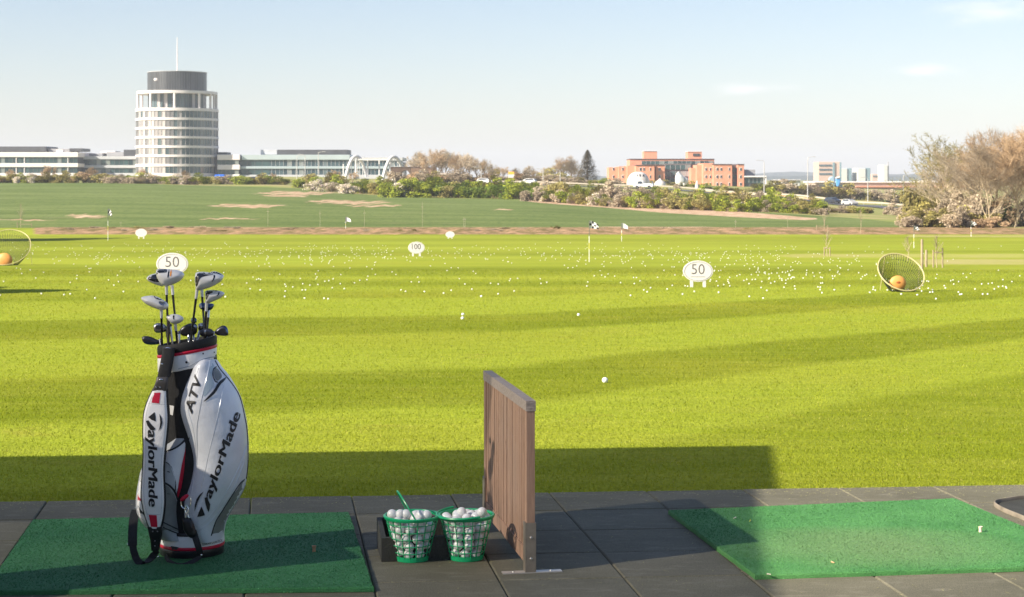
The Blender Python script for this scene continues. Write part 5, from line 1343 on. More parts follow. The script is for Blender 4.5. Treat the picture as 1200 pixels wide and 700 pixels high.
mb = MB(); mb.add([Vector((p.x+a*s, p.y+y, CH-(v-HV)*s)) for y in (-.05, .05) for a, v in ((-3.8, 204.6), (3.8, 204.6), (2.6, 208.4), (-3.2, 208.4))], [(0,3,2,1),(4,5,6,7),(0,1,5,4),(1,2,6,5),(2,3,7,6),(3,0,4,7)]); mb.build('panel', sgw, root)

# ------------------------------------------------------------------ buildings
wht = M('facade_white', (.68, .64, .63), .5, var=.05, scale=.4); lgt = M('facade_grey', (.48, .49, .51), .5, .2, .06, .4); dkg = M('facade_dark', (.075, .078, .085), .5, .2, .15, .3); mgr = M('facade_mid', (.30, .30, .31), .6, var=.1, scale=.3)
def glassm(name, c1, c2, blinds, pane=1.35, r=.12, frac=.5):
    m, t, b = nt(name); g = nd(t, 'ShaderNodeNewGeometry').outputs['Random Per Island']
    c = mixc(t, mapr(t, g, 0, frac), c1, c2); c = mixc(t, mapr(t, g, frac, frac+.05), c, blinds)
    t.links.new(c, b.inputs['Base Color']); b.inputs['Roughness'].default_value = r; b.inputs['Metallic'].default_value = .1; b.inputs['Specular IOR Level'].default_value = .5; return m
gt = glassm('tower_glass', (.035, .07, .08), (.11, .15, .16), (.34, .33, .33), frac=.7)
gt2 = glassm('sunlit_blinds', (.16, .16, .165), (.33, .31, .31), (.46, .43, .42), frac=.65)  # pale blinds; the sunlit look of the left side is put into this colour
gd = glassm('office_glass', (.018, .045, .05), (.05, .10, .105), (.20, .23, .22), frac=.85)
mull = M('mullion', (.40, .39, .39), .5); mulld = M('mullion_dark', (.12, .12, .13), .5, .4)

TD = 680; ts = TD/F
def tz(v): return CH-(v-HV)*ts
tsx = ts*(1+16/TD); tcx = (207.7-CU)*tsx; tcy = TD+16
Rt = 47.6*tsx
tw_ = thing('round_tower', (tcx, tcy, GP(207, TD).z), 'round white banded office tower with dark drum and mast', 'building')
tcen = Vector((tcx, tcy, 0))
def cyl(r, z0, z1, n=96): mb = MB(); mb.lathe((tcx, tcy, 0), [(r, z0), (r, z1)], n); return mb
bands = [(126.3, 129.8), (137.8, 140.6), (148.8, 151.4), (159.6, 162.2), (170.6, 173.4), (181.3, 184.1), (192.3, 195.2), (203.2, 212)]
for a, b_ in bands: mb = MB(); mb.lathe((tcx, tcy, 0), [(Rt-.5, tz(b_)), (Rt+.12, tz(b_)), (Rt+.12, tz(a)), (Rt-.5, tz(a))], 96); mb.build('floor_band', wht, tw_, smooth=True)
for i in range(len(bands)-1):
    z1, z0 = tz(bands[i][1])-.02, tz(bands[i+1][0])+.02; mb = MB(); m2 = MB(); n = 64
    for j in range(n):
        a0, a1 = 2*math.pi*j/n+.004, 2*math.pi*(j+1)/n-.004; r = Rt-.25
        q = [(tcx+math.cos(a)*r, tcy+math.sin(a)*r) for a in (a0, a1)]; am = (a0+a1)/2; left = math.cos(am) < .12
        mb.add([(q[0][0], q[0][1], z0), (q[1][0], q[1][1], z0), (q[1][0], q[1][1], z1), (q[0][0], q[0][1], z1)], [(0, 1, 2, 3)], mi=1 if (left and random.random() < .82) else 0)  # sunlit side painted: left panes mostly take the paler glass
        m2.box((tcx+math.cos(a0)*(Rt-.16), tcy+math.sin(a0)*(Rt-.16), (z0+z1)/2), (.18, .10, z1-z0), rz=a0)
    mb.add(m2.v, m2.f, 2); wdw = mb.build('window_band', [gt, gt2, mull], tw_)
    mb = MB(); mb.lathe((tcx, tcy, 0), [(Rt-1.5, z0), (Rt-1.5, z1)], 64); mb.build('inner_wall', mgr, wdw)
Rr_ = 46.6*tsx; mb = MB(); mb.lathe((tcx, tcy, 0), [(Rr_-6, tz(108.9)), (Rr_, tz(108.9)), (Rr_, tz(105.7)), (Rr_-6, tz(105.4))], 96); mb.build('roof_ring', wht, tw_, smooth=True)
Ri = 33.2*tsx; n = 44; mb = MB(); m2 = MB()
for j in range(n):
    a0, a1 = 2*math.pi*j/n+.006, 2*math.pi*(j+1)/n-.006; q = [(tcx+math.cos(a)*Ri, tcy+math.sin(a)*Ri) for a in (a0, a1)]
    mb.add([(q[0][0], q[0][1], tz(127)), (q[1][0], q[1][1], tz(127)), (q[1][0], q[1][1], tz(108.5)), (q[0][0], q[0][1], tz(108.5))], [(0, 1, 2, 3)]); m2.box((tcx+math.cos(a0)*Ri, tcy+math.sin(a0)*Ri, tz(117.7)), (.2, .15, 18*ts), rz=a0)
mb.add(m2.v, m2.f, 1); wdw = mb.build('window_band', [gt, mulld], tw_)
mb = MB(); mb.lathe((tcx, tcy, 0), [(Ri-.3, tz(127)), (Ri-.3, tz(108.5))], 64); mb.build('inner_wall', dkg, wdw)
for u in (162.5, 184, 213.5, 240.5, 251, 254.3):
    x = (u-207.7)/46*.985; x = max(-.985, min(.985, x)); a = -math.acos(x); 
    for sg in ((1,) if abs(x) < .93 else (1, -1)):
        mb = MB(); mb.lathe((tcx+math.cos(a*sg)*(Rr_-.5), tcy+math.sin(a*sg)*(Rr_-.5), 0), [(.5, tz(127)), (.5, tz(108.5))], 10); mb.build('column', wht, tw_)
Rd = 34.3*tsx; mb = MB(); m2 = MB(); n = 72
drm = M('drum_panel', (.10, .105, .11), .35, .5, .1, .3, island=.22)
for j in range(n):
    a0, a1 = 2*math.pi*j/n+.008, 2*math.pi*(j+1)/n-.008; q = [(tcx+math.cos(a)*Rd, tcy+math.sin(a)*Rd) for a in (a0, a1)]
    mb.add([(q[0][0], q[0][1], tz(105.5)), (q[1][0], q[1][1], tz(105.5)), (q[1][0], q[1][1], tz(82.8)), (q[0][0], q[0][1], tz(82.8))], [(0, 1, 2, 3)])
dr_ = mb.build('drum', drm, tw_); mb = MB(); mb.lathe((tcx, tcy, 0), [(Rd-.25, tz(105.4)), (Rd-.25, tz(83))], 72); mb.build('drum_core', M('drum_seam', (.20, .20, .20), .5), dr_)
mb = MB(); mb.lathe((tcx, tcy, 0), [(Rd+.1, tz(82.9)), (Rd+.15, tz(82.2)), (Rd-.4, tz(82.2))], 72); mb.build('coping', lgt, tw_)
mb = MB(); mb.tube([(tcx, tcy, tz(84)), (tcx, tcy, tz(60)), (tcx, tcy, tz(40))], [.30, .22, .12], 8); mb.build('mast', wht, tw_)
mb = MB(); mb.sphere((tcx-Rd*.55, tcy-Rd*.84-.3, tz(92.5)), .8, 12, 8, (1.1, .4, .8)); mb.build('dish', wht, tw_, smooth=True)

def block(root, u0, u1, v0, v1, d, dep, m, name='wall', bev=.1, y=0):
    s = d/F; x0, x1 = (u0-CU)*s, (u1-CU)*s; z0, z1 = CH-(v1-HV)*s, CH-(v0-HV)*s; mb = MB(); mb.bbox(((x0+x1)/2, d+dep/2+y, (z0+z1)/2), (x1-x0, dep, z1-z0), min(bev, (z1-z0)*.2)); return mb.build(name, m, root)
def winband(root, u0, u1, v0, v1, d, gm_, step=1.5, mm=None, name='window_band', y=0.0, end=False):
    s = d/F; x0, x1 = (u0-CU)*s, (u1-CU)*s; z0, z1 = CH-(v1-HV)*s, CH-(v0-HV)*s; n = max(1, int((x1-x0)/step)); mb = MB(); m2 = MB(); w_ = (x1-x0)/n
    for i in range(n):
        a, b_ = x0+i*w_+.06, x0+(i+1)*w_-.06; mb.add([(a, d+y, z0), (b_, d+y, z0), (b_, d+y, z1), (a, d+y, z1)], [(0, 1, 2, 3)]); m2.box((x0+i*w_, d+y-.03, (z0+z1)/2), (.13, .12, z1-z0))
    mb.add(m2.v, m2.f, 1)
    return mb.build(name, [gm_, mm or mulld], root)
# left offices
D1 = 690
ofl = thing('office_building', tuple(GP(40, D1)), 'long white banded office building left of the round tower', 'building')
block(ofl, -70, 91, 184, 214, D1+.4, 25, dkg, 'inner_wall')
for a, b_ in ((178.5, 184.3), (191.5, 196), (203, 214)): block(ofl, -70, 91.5, a, b_, D1-.6, 26, wht, 'floor_band')
for a, b_ in ((184.4, 191.4), (196.1, 202.9)): winband(ofl, -70, 91, a, b_, D1, gd, 1.6)
for u in (19, 28.5, 79.5): block(ofl, u-.5, u+.5, 184.3, 203, D1-.3, .5, wht, 'column')
block(ofl, -70, 55, 171.8, 178.4, D1+3, 18, dkg, 'roof_storey', 1); block(ofl, 56, 82, 174.5, 178.4, D1+5, 15, mgr, 'roof_storey'); block(ofl, 81, 96, 174, 177.5, D1+5, 14, dkg, 'roof_storey'); block(ofl, 66, 74, 175.6, 178.4, D1+1, 2, wht, 'roof_unit')
ofm = thing('office_building', tuple(GP(125, D1+8)), 'dark glazed office wing between the white offices and the tower', 'building')
D2 = D1+10
block(ofm, 92, 161, 186, 214, D2+.4, 25, dkg, 'inner_wall')
for a, b_ in ((183.2, 187), (193.8, 197.2), (203, 214)): block(ofm, 92, 161, a, b_, D2-.5, 26, lgt, 'floor_band')
for a, b_ in ((187.1, 193.7), (197.3, 202.9)): winband(ofm, 92, 161, a, b_, D2, gd, 1.8)
block(ofm, 145, 161, 175.6, 183.1, D2+3, 15, dkg, 'roof_storey'); block(ofm, 125, 145, 178.5, 183.1, D2+6, 12, mgr, 'roof_storey'); block(ofm, 118, 135, 177.2, 180, D2+10, 10, wht, 'roof_unit'); block(ofm, 104, 120, 180, 183.1, D2+7, 8, mgr, 'roof_storey')
# middle offices
ofw = thing('office_building', tuple(GP(265, D1)), 'small white banded office block touching the tower on its right', 'building')
block(ofw, 254, 280, 183, 216, D1+.5, 20, dkg, 'inner_wall')
for a, b_ in ((181.3, 187.6), (193.2, 199), (204.5, 216)): block(ofw, 254.5, 281, a, b_, D1-.5, 21, wht, 'floor_band')
for a, b_ in ((187.7, 193.1), (199.1, 204.4)): winband(ofw, 254.5, 280, a, b_, D1, gd, 1.7)
block(ofw, 254, 266, 178.5, 181.2, D1+5, 10, dkg, 'roof_storey')
ofg = thing('office_building', tuple(GP(350, D1)), 'glass office building with dark roof storey right of the tower', 'building')
gl3 = glassm('office_glass_blue', (.02, .05, .065), (.06, .11, .13), (.24, .27, .27), frac=.8)
block(ofg, 281, 472, 190, 218, D1+2.4, 25, dkg, 'inner_wall')
for a, b_ in ((195, 198), (205, 218)): block(ofg, 280.5, 472, a, b_, D1+1.4, 26, M('band_bluegrey', (.42, .50, .53), .4, .3) if a == 195 else lgt, 'floor_band')
block(ofg, 283, 410, 181.5, 187.5, D1+1.2, 26, M('fascia_pale', (.50, .58, .60), .35, .4, .08, .2), 'floor_band'); block(ofg, 410, 472, 184.5, 188.5, D1+1.3, 26, lgt, 'floor_band')
for a, b_ in ((187.6, 194.9), (198.1, 204.9)): winband(ofg, 281, 472, a, b_, D1+2, gl3, 1.6, mull)
for a, b_, e, f in ((281, 316, 187.6, 194.9), (281, 316, 198.1, 204.9)): winband(ofg, a, b_, e, f, D1+1.9, gd, 3)
block(ofg, 325, 407.5, 175.6, 181.4, D1+6, 15, dkg, 'roof_storey'); block(ofg, 305.5, 324.8, 175.8, 181.4, D1+6, 15, lgt, 'roof_storey'); block(ofg, 408, 427, 184, 185.5, D1+3, 5, mgr, 'roof_unit')
# white arches footbridge
DA = 560; sA = DA/F
arc = M('arch_white', (.62, .61, .60), .4, var=.04)
fbp = GP(430, DA); fb_ = thing('arch_footbridge', tuple(fbp), 'white steel footbridge with two tall arches', 'footbridge')
for (ua, ub, top) in ((404.5, 430.5, 183.5), (448.5, 474.5, 184)):
    for y, lean in ((0, 0),):
        pts = []
        for i in range(25):
            t_ = i/24; uu = lerp(ua, ub, t_); vv = 211-(211-top)*(1-abs(2*t_-1)**2.3); pts.append(P(uu, vv, DA+lerp(-3, 3, t_)))
        mb = MB(); mb.tube(pts, .52, 10); a_ = mb.build('arch', arc, fb_, smooth=True)
        mb = MB()
        for i in range(4, 21, 3): q = pts[i]; mb.tube([q, Vector((q.x, q.y, CH-(207-HV)*sA))], .10, 6)
        mb.build('hangers', arc, a_)
mb = MB(); mb.box(((437-CU)*sA, DA, CH-(187-HV)*sA), (36*sA, 1, 1.6*sA)); mb.build('tie_beam', arc, fb_)
for u in (402.5, 417, 431, 444.5, 457): mb = MB(); q = P(u, 188 if 415 < u < 458 else 192.5, DA+2); mb.tube([q, Vector((q.x, q.y, GP(u, DA).z))], .22, 8); mb.build('column', arc, fb_)
mb = MB(); mb.box(((438-CU)*sA, DA+1, CH-(208.5-HV)*sA), (74*sA, 4, .6)); mb.build('deck', lgt, fb_)
# dark stone gate with round and arched openings
DB = 540; sB = DB/F
stone = M('dark_stone', (.115, .075, .055), .8, var=.25, scale=.6, bmp=.3, bscale=3)
gb = thing('stone_building', tuple(GP(485, DB)), 'dark brown stone building with a round and an arched opening', 'building')
def wall_hole(u0, u1, v0, v1, hc, hr, arch, root, m):
    x0, x1, z0, z1 = (u0-CU)*sB, (u1-CU)*sB, CH-(v1-HV)*sB, CH-(v0-HV)*sB; cx = (hc[0]-CU)*sB; cz = CH-(hc[1]-HV)*sB; r = hr*sB; n = 32
    outer = []; inner = []
    for i in range(n):
        a = 2*math.pi*i/n; c_, s_ = math.cos(a), math.sin(a); k = min((x1-cx)/c_ if c_ > 1e-6 else (x0-cx)/c_ if c_ < -1e-6 else 1e9, (z1-cz)/s_ if s_ > 1e-6 else (z0-cz)/s_ if s_ < -1e-6 else 1e9)
        outer.append((cx+c_*k, cz+s_*k)); inner.append((cx+c_*r, cz+(s_*r if s_ > 0 or not arch else max(s_*r*3, z0-cz+.01))))
    vs = [(x, DB+y, z) for y in (0, 5) for L_ in (outer, inner) for x, z in L_]; fs = []
    for j in range(n):
        k = (j+1) % n; fs += [(j, k, n+k, n+j), (2*n+j, 3*n+j, 3*n+k, 2*n+k), (n+j, n+k, 3*n+k, 3*n+j), (j, 2*n+j, 2*n+k, k)]
    mb = MB(); mb.add(vs, fs)
    for (xa, za) in ((x0, z0), (x1, z0), (x0, z1), (x1, z1)):   # close the corners
        near_ = sorted(outer, key=lambda q: (q[0]-xa)**2+(q[1]-za)**2)
        ax_ = [q for q in near_ if abs(q[0]-xa) < 1e-4][0:1]+[q for q in near_ if abs(q[1]-za) < 1e-4][0:1]
        if len(ax_) == 2: mb.add([(xa, DB, za), (ax_[0][0], DB, ax_[0][1]), (ax_[1][0], DB, ax_[1][1])], [(0, 1, 2)])
    mb.build('wall', m, root)
wall_hole(458, 481, 196.5, 211.5, (475, 204.5), 4.8, False, gb, stone); wall_hole(481.5, 511, 196.8, 211.5, (493, 204.3), 4.2, True, gb, M('brown_stone', (.18, .115, .08), .8, var=.25, scale=.6))
block(gb, 457.5, 511.5, 195.6, 196.5, DB-.2, 5.4, stone, 'roof', .05)
shd = thing('low_shed', tuple(GP(526, 550)), 'low cream shed right of the dark stone building', 'shed'); block(shd, 512, 542, 205.4, 213, 550, 6, M('shed_wall', (.55, .46, .38), .7), 'wall'); block(shd, 511, 543.5, 203, 205.3, 549.5, 7, M('shed_roof', (.50, .43, .36), .7), 'roof')
for u in (518, 524, 530): block(shd, u-1.8, u+1.8, 207, 211, 549.9, .2, mgr, 'window', .02)
# brick building
brk, t, b = nt('orange_brick'); pos = nd(t, 'ShaderNodeNewGeometry').outputs['Position']
c = mixc(t, mapr(t, noise(t, pos, .25, 5), .3, .7), (.56, .23, .14), (.68, .31, .20)); c = mixc(t, mapr(t, noise(t, pos, 2.5, 3, (1, 1, 4)), .4, .7, 0, .3), c, (.36, .12, .07))
t.links.new(c, b.inputs['Base Color']); b.inputs['Roughness'].default_value = .85
D4 = 660
bb = thing('brick_building', tuple(GP(790, D4)), 'orange brick office building with two roof towers', 'building')
roofm = M('roof_dark', (.09, .06, .055), .7); winm = M('window_glass_dark', (.06, .07, .08), .15, .3, spec=.8); wfr = M('window_frame', (.75, .70, .66), .5)
def bwall(u0, u1, v0, y, dep, cope=True, nm='wall'):
    block(bb, u0, u1, v0, 226, D4+y, dep, brk, nm, .05)
    if cope: block(bb, u0-.4, u1+.4, v0-1, v0-.02, D4+y-.3, dep+.6, roofm, 'roof', .05)
    return D4+y
# left stepped wing, centre, recess, right wings
steps = [(713.5, 725, 196.2, 16), (725, 735, 195.2, 12), (735, 745, 194.2, 8)]
for u0, u1, v0, y in steps: bwall(u0, u1, v0, y, 26-y+4, False)
bwall(745, 767, 194.3, 2, 24); bwall(768.5, 779, 194.3, 4, 22)
bwall(738, 837, 187.2, 26, 18)
block(bb, 779.2, 810, 192, 226, D4+22, 4, M('recess_glass_wall', (.13, .11, .11), .5), 'wall')
bwall(810, 816.5, 197, 12, 12, False); bwall(816.5, 824, 193.5, 8, 16, False); bwall(824, 836, 191.5, 3, 20, False); 
bwall(836, 858, 193.3, 0, 22); block(bb, 858.1, 864.5, 193.4, 226, D4+4, 18, M('stair_glass', (.13, .08, .07), .5), 'wall', .05); bwall(864.6, 872, 193.3, 0, 22)
for u0, u1, v0 in ((754.5, 770, 177.5), (806, 822.5, 178)): block(bb, u0, u1, v0, 187, D4+30, 9, brk, 'roof_tower', .05); block(bb, u0-.3, u1+.3, v0-.7, v0-.02, D4+29.7, 9.6, wht, 'coping', .02)
block(bb, 812, 820, 180, 183, D4+29.7, .2, winm, 'window', .02)
def win(u, v, y, wu=2.4, hv=4.0):
    o = block(bb, u-wu/2, u+wu/2, v-hv/2, v+hv/2, D4+y-.12, .22, wfr, 'window', .03); block(o_root(o), 0, 0, 0, 0, 1, 1, winm) if False else None
    s = (D4+y)/F; mb = MB(); z0, z1 = CH-(v+hv*.42-HV)*s, CH-(v-hv*.42-HV)*s
    for k in (-.5, .02): xa = (u+k*wu*.86-CU)*s; xb = (u+(k+.45)*wu*.86-CU)*s; mb.add([(xa, D4+y-.15, z0), (xb, D4+y-.15, z0), (xb, D4+y-.15, z1), (xa, D4+y-.15, z1)], [(0, 1, 2, 3)])
    g_ = mb.build('pane', winm, bb); g_.parent = o
for v in (198.5, 207.3, 216): 
    for u, y in ((750.5, 2), (754.5, 2), (762, 2), (773, 4), (840.5, 0), (845, 0), (854.5, 0), (868, 0), (827.5, 3), (832.5, 3), (730, 12), (719, 16)): win(u, v, y, 2.6 if u not in (854.5, 762) else 1.8)
s = (D4+25)/F
winband(bb, 752, 836, 188.8, 193, D4+25.8, gd, 1.7, mull); winband(bb, 779.5, 809.5, 193.5, 199, D4+21.7, gd, 1.8, mull); winband(bb, 779.5, 809.5, 201, 207, D4+21.7, gt, 1.8, mull); winband(bb, 779.5, 809.5, 209, 216, D4+21.7, gd, 1.8, mull)
for v in (197, 205, 213): winband(bb, 858.4, 864.2, v, v+4.5, D4+3.9, gd, 1.2)
# annex
ax = thing('office_building', tuple(GP(885, 660)), 'grey flat annex with white frame right of the brick building', 'building')
block(ax, 872.5, 885, 198.8, 224, 672, 12, mgr, 'wall'); block(ax, 873, 897.5, 208, 224, 661, 12, dkg, 'wall'); block(ax, 872.5, 898.5, 206.3, 208, 659.5, 14, wht, 'roof'); block(ax, 897, 898.5, 208.1, 224, 659.8, 1, wht, 'column')
winband(ax, 873, 896.5, 209, 214.5, 660.8, gd, 1.4, mull)
# white sculptures / domes
DS = 480; sS = DS/F
dome = thing('white_dome', tuple(GP(748, DS)), 'large white inflated dome with small dark marks', 'dome')
c_ = GP(748, DS); Rx, Rz = 13.8*sS, (216.5-200)*sS
mb = MB(); prof = [(Rx*math.cos(a)**.75 if a < 1.57 else .01, Rz*math.sin(a)) for a in [math.pi/2*i/14 for i in range(15)]]; zc = CH-(218-HV)*sS
mb.lathe((c_.x, c_.y, zc), prof, 40, sy=.8); mb.build('shell', M('shell_white', (.58, .54, .52), .5, var=.04), dome, smooth=True); T_d = mb.bvh()
for (u, v, w_, h_) in ((747, 205.5, .9, 2.6), (750, 205.5, 1.6, 2.8), (754, 205.8, 1.6, 2.6)): decal([(u-w_/2, v-h_/2), (u+w_/2, v-h_/2), (u+w_/2, v+h_/2), (u-w_/2, v+h_/2)], [T_d], .12, 1).build('marking', dkg, dome)
d2 = thing('white_tent', tuple(GP(773.5, DS)), 'small pointed white tent dome right of the large dome', 'tent'); c_ = GP(773.5, DS); zc = CH-(218-HV)*sS
mb = MB(); mb.lathe((c_.x, c_.y, zc), [(7*sS, 0), (6.8*sS, 2.5*sS), (5.2*sS, 4.8*sS), (2.6*sS, 6.6*sS), (.6*sS, 8.4*sS), (.05, 8.9*sS)], 28); mb.build('canopy', bpy.data.materials['shell_white'], d2, smooth=True)
sc1 = thing('white_sculpture', tuple(GP(799, DS)), 'tall curved white sail like sculpture before the brick building', 'sculpture')
pillow([(794.5,200.5),(797,203),(801,206.5),(806.5,209.5),(807,213),(803,217.8),(800.5,218.5),(799,214),(797.5,219),(793.5,219),(791,213),(791.5,206)], DS, .8, 3, 1.2, smooth=1).build('sail', wht, sc1, smooth=True)
pillow([(797,204),(800,206),(803.5,210.5),(801.5,215),(798.5,213),(796.5,208)], DS-1.0, .25, 2, 1.2, smooth=1).build('hollow_shade', M('sail_shade', (.30, .33, .35), .5), sc1, smooth=True)  # raised grey pad; its colour stands for shade in the sail's curve
sc2 = thing('white_sculpture', tuple(GP(817, DS)), 'small white upright cone sculpture before the brick building', 'sculpture'); c_ = GP(816.7, DS); mb = MB(); mb.lathe((c_.x, c_.y, CH-(221.5-HV)*sS), [(2.3*sS, 0), (1.9*sS, 4*sS), (.9*sS, 8*sS), (.1, 9.6*sS)], 16); mb.build('cone', wht, sc2, smooth=True)
# blue van and round shape near far left car
bv_ = thing('parked_van', tuple(GP(258, 440)), 'bright blue van by the hedge under the tower', 'van'); sV = 440/F
vb_ = GP(258, 440)
mb = MB(); mb.bbox((vb_.x, 440, vb_.z+1.45), (2.6, 1.9, 1.7), .15); mb.bbox((vb_.x+2.0, 440, vb_.z+1.1), (1.5, 1.8, 1.1), .2); mb.build('body', M('van_blue', (.03, .14, .62), .4), bv_)
mb = MB(); mb.bbox((vb_.x+2.1, 439.95, vb_.z+1.35), (1.1, 1.75, .4), .05); mb.build('windows', cglass, bv_)
for dx in (-.9, 2.0): mb = MB(); mb.lathe((0, 0, 0), [(.34, -.1), (.34, .1)], 16); mb.v = [(vb_.x+dx+a, 439.1+c__, vb_.z+.34+b_) for a, b_, c__ in mb.v]; mb.build('wheel', tyre, bv_)

# far background
FD = 1500
def fblock(name, u0, u1, v0, v1, d, m, label, cat='building', extra=None, dep=25):
    r = thing(name, tuple(P((u0+u1)/2, v1, d)), label, cat); block(r, u0, u1, v0, v1, d, dep, m, 'wall', .3)
    if extra: extra(r)
    return r
beige = M('far_beige', (.50, .36, .29), .7, var=.08, scale=.05); teal = M('far_teal', (.16, .26, .30), .4); pale = M('far_pale', (.52, .53, .50), .6, var=.05, scale=.05); cream = M('far_cream', (.58, .47, .38), .7, var=.08, scale=.03)
fblock('tower_block', 959, 985, 189.8, 215, 1500, beige, 'beige tower block with dark stair strips on the horizon', extra=lambda r: [block(r, 976, 978.2, 190.5, 214, 1499, 1, teal, 'stair_strip', .05), block(r, 984, 986, 190.3, 214, 1499, 1, teal, 'stair_strip', .05), winband(r, 960, 975, 193, 195, 1499.5, gl3, 4), winband(r, 960, 975, 198, 200, 1499.5, gl3, 4), winband(r, 960, 975, 203, 205, 1499.5, gl3, 4)])
fblock('tower_block', 983, 993, 197.5, 214, 1600, pale, 'pale twin tower on the horizon, left one', extra=lambda r: [block(r, 993, 998, 197.3, 214, 1601, 22, teal, 'dark_side', .3)])
fblock('tower_block', 1005, 1014.5, 197.2, 214, 1600, pale, 'pale twin tower on the horizon, right one', extra=lambda r: [block(r, 1014.5, 1020, 197, 214, 1601, 22, teal, 'dark_side', .3)])
fblock('tower_block', 1022, 1034, 204, 214, 1700, beige, 'low distant beige block right of the twin towers', extra=lambda r: [winband(r, 1023, 1033, 206, 207.5, 1699.5, gl3, 4)])
fblock('chimney_block', 1035.5, 1040.5, 193.5, 214, 1550, pale, 'narrow pale tower with an antenna on the horizon', extra=lambda r: [block(r, 1040.7, 1041.6, 190, 214, 1551, 3, mgr, 'antenna', .1)])
D5 = 745
fh = fblock('warehouse', 955, 1142, 214.6, 224, D5, cream, 'long low cream warehouse below the distant towers', extra=lambda r: [block(r, 954, 1140, 212.8, 214.5, D5-1, 28, wht, 'roof', .2), block(r, 1003, 1140, 218.2, 220, D5-2, 3, M('awning_red', (.45, .20, .12), .6), 'canopy', .1), winband(r, 960, 1000, 217, 219, D5-.5, gd, 3)])
fblock('warehouse', 916, 938, 211.5, 224, 735, pale, 'pale low hall between the brick building and the beige tower', extra=lambda r: [block(r, 915.5, 938.5, 210.8, 211.4, 734, 27, wht, 'roof', .1)])
fblock('warehouse', 1095, 1160, 213, 226, 780, cream, 'cream hall seen through the trees on the right', extra=lambda r: [block(r, 1094, 1161, 211.8, 212.9, 779, 27, wht, 'roof', .1)])
sgn = thing('shop_sign', tuple(P(981.5, 222, 690)), 'blue and white pennant shaped sign before the beige tower', 'sign')
block(sgn, 981, 982, 213, 224, 691, .5, lampm, 'post', .05)
pillow([(979,208),(984.5,207.5),(985.3,213),(983.5,218),(981.5,220.5),(979.5,216)], 690, .4, 1.5, .8, smooth=1).build('panel', M('sign_blue', (.10, .32, .70), .5), sgn)
pillow([(979.5,207.5),(984.5,207),(984.8,209),(979.3,209.5)], 689.4, .3, 1, .8, smooth=0).build('band', wht, sgn)
sgn = thing('shop_sign', tuple(P(974, 222, 693)), 'grey blue round topped sign left of the pennant sign', 'sign'); block(sgn, 973.5, 974.5, 213, 224, 693.6, .5, lampm, 'post', .05)
pillow([(970.5,208.5),(975,206.5),(978.5,209),(978.8,219),(971,219.5)], 693, .4, 1.5, .8, smooth=1).build('panel', M('sign_greyblue', (.30, .42, .52), .5), sgn)
# hills
hm = M('hill_wood', (.045, .065, .055), .9, var=.25, scale=.004); 
for (hd, prof_, nm) in ((4200, [(-400,208),(-100,207),(100,208.5),(400,208),(650,208),(690,206),(720,207.5),(860,206),(900,202.5),(925,201.3),(950,202),(975,203.5),(1000,205),(1040,204.5),(1075,204),(1130,202),(1200,203),(1500,206),(1900,209)], 'hills'), (3000, [(-400,211),(850,209),(905,206.5),(960,206),(1040,206),(1100,205.5),(1180,206.5),(1600,210)], 'hills')):
    vs = []; fs = []; U = [(-400+i*10) for i in range(231)]; rs_ = random.Random(hd)
    for u in U:
        v = interp([a for a, _ in prof_], [b_ for _, b_ in prof_], u)+rs_.uniform(-.25, .25); vs += [P(u, 214, hd), P(u, lerp(v, 212, .4), hd+150), P(u, v, hd+400), P(u, 214, hd+1200)]
    for i in range(len(U)-1):
        for k in range(3): fs.append((i*4+k, i*4+k+4, i*4+k+5, i*4+k+1))
    mb = MB(); mb.add(vs, fs); tag(mb.build(nm, hm, smooth=True), None, None, kind='structure')

# ------------------------------------------------------------------ tee shelter overhead (outside the picture), shades the tee
hC = 3.1
def up_to(p, h, z0=0.0): k = (h-z0)/sd.z; return Vector((p[0]+sd.x*k, p[1]+sd.y*k, h))
def tint(name, c_):
    m, t, b = nt(name); out = [n for n in t.nodes if n.type == 'OUTPUT_MATERIAL'][0]; tr_ = nd(t, 'ShaderNodeBsdfTransparent'); tr_.inputs[0].default_value = (*c_, 1); mx = nd(t, 'ShaderNodeMixShader'); mx.inputs[0].default_value = .12
    b.inputs['Base Color'].default_value = (.3, .3, .3, 1); t.links.new(tr_.outputs[0], mx.inputs[1]); t.links.new(b.outputs[0], mx.inputs[2]); t.links.new(mx.outputs[0], out.inputs[0]); return m
sh = thing('tee_shelter', tuple(up_to((-4, 6), hC)[:2])+(0,), 'flat roofed tee shelter with smoky plastic roof left of the view', 'shelter')
cA = G(892, 517, -.1); dirs = Vector((.107, 1, 0))
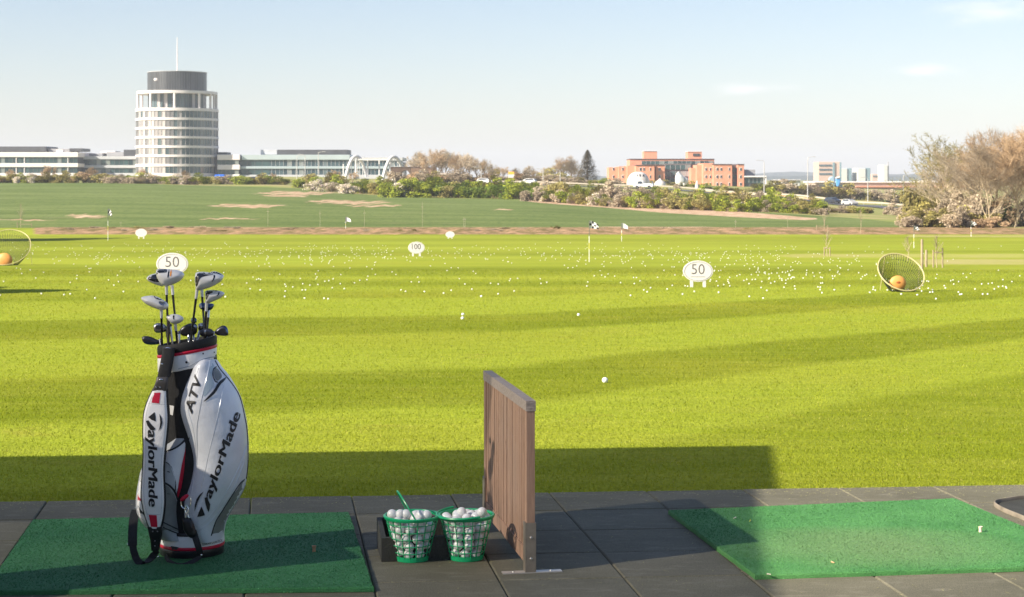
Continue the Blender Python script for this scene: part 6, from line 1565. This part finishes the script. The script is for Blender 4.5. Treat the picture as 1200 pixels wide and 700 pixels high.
# roof corner whose shade ends at cA (lawn level)
def panel(q, m, nm, th=.02):
    mb = MB(); mb.add([Vector(p)+Z*k for k in (0, th) for p in q], [(3,2,1,0),(4,5,6,7),(0,1,5,4),(1,2,6,5),(2,3,7,6),(3,0,4,7)]); mb.build(nm, m, sh)
cR = up_to(cA, hC, -.1); fdir = Vector((-1, -.10, 0))
def rc(a, b_): return cR+fdir*a-dirs*b_       # a leftwards, b_ toward the back
splitw = (cA.y-8.62)+.1*0+.22
panel([rc(0, splitw), rc(0, 0), rc(14, 0), rc(14, splitw)][::-1], tint('roof_edge_panel', (.38, .38, .38)), 'roof_edge')
panel([rc(0, 9), rc(0, splitw+.001), rc(14, splitw+.001), rc(14, 9)][::-1], tint('roof_panel', (.57, .57, .57)), 'roof')
for a in (.3, 13.5):
    for b_ in (8.8,): q = rc(a, b_); mb = MB(); mb.box((q.x, q.y, q.z/2), (.12, .12, q.z)); mb.build('post', bronze, sh)
# unseen box added beyond the left edge to cast the dark mat stripe
q = Vector((-2.45, 6.40, 0)); bm2 = thing('shade_box', tuple(q), 'unseen grey upright box added beyond the left edge to shade the mat', 'shade box')
nrm_ = Vector((-math.sin(AZ), math.cos(AZ), 0))
mb = MB(); mb.bbox((q.x, q.y-.0, .56), (.22, .40, 1.12), .03, rz=AZ); mb.build('shade_box_body', mgr, bm2)
mb = MB(); mb.bbox((q.x, q.y, 1.135), (.24, .42, .03), .008, rz=AZ); mb.build('shade_box_top', dkg, bm2)

# ------------------------------------------------------------------ haze
mb = MB(); mb.box((-5, -3.2, 1.5), (20, .2, 3)); mb.build('sky_block_wall', M('sky_block_dark', (.12, .11, .10), .8), sh)  # unseen wall added behind the camera to cut sky fill on the tee
hz = MB(); hz.box((0, 4500, 45), (9000, 9400, 190)); 
hmt = bpy.data.materials.new('air_haze'); hmt.use_nodes = True; t = hmt.node_tree; t.nodes.clear(); out = nd(t, 'ShaderNodeOutputMaterial'); pv = nd(t, 'ShaderNodeVolumePrincipled')
pv.inputs['Color'].default_value = (.82, .88, .98, 1); pv.inputs['Density'].default_value = .00017; pv.inputs['Anisotropy'].default_value = .0; t.links.new(pv.outputs[0], out.inputs['Volume'])
HAZE = True
if HAZE:
    o = hz.build('haze', hmt); tag(o, 'thin pale air haze over the far land', 'haze', kind='stuff')
for o in p_unused: 
    if o.name not in used:
        for c_ in list(o.children): bpy.data.objects.remove(c_)
        bpy.data.objects.remove(o)
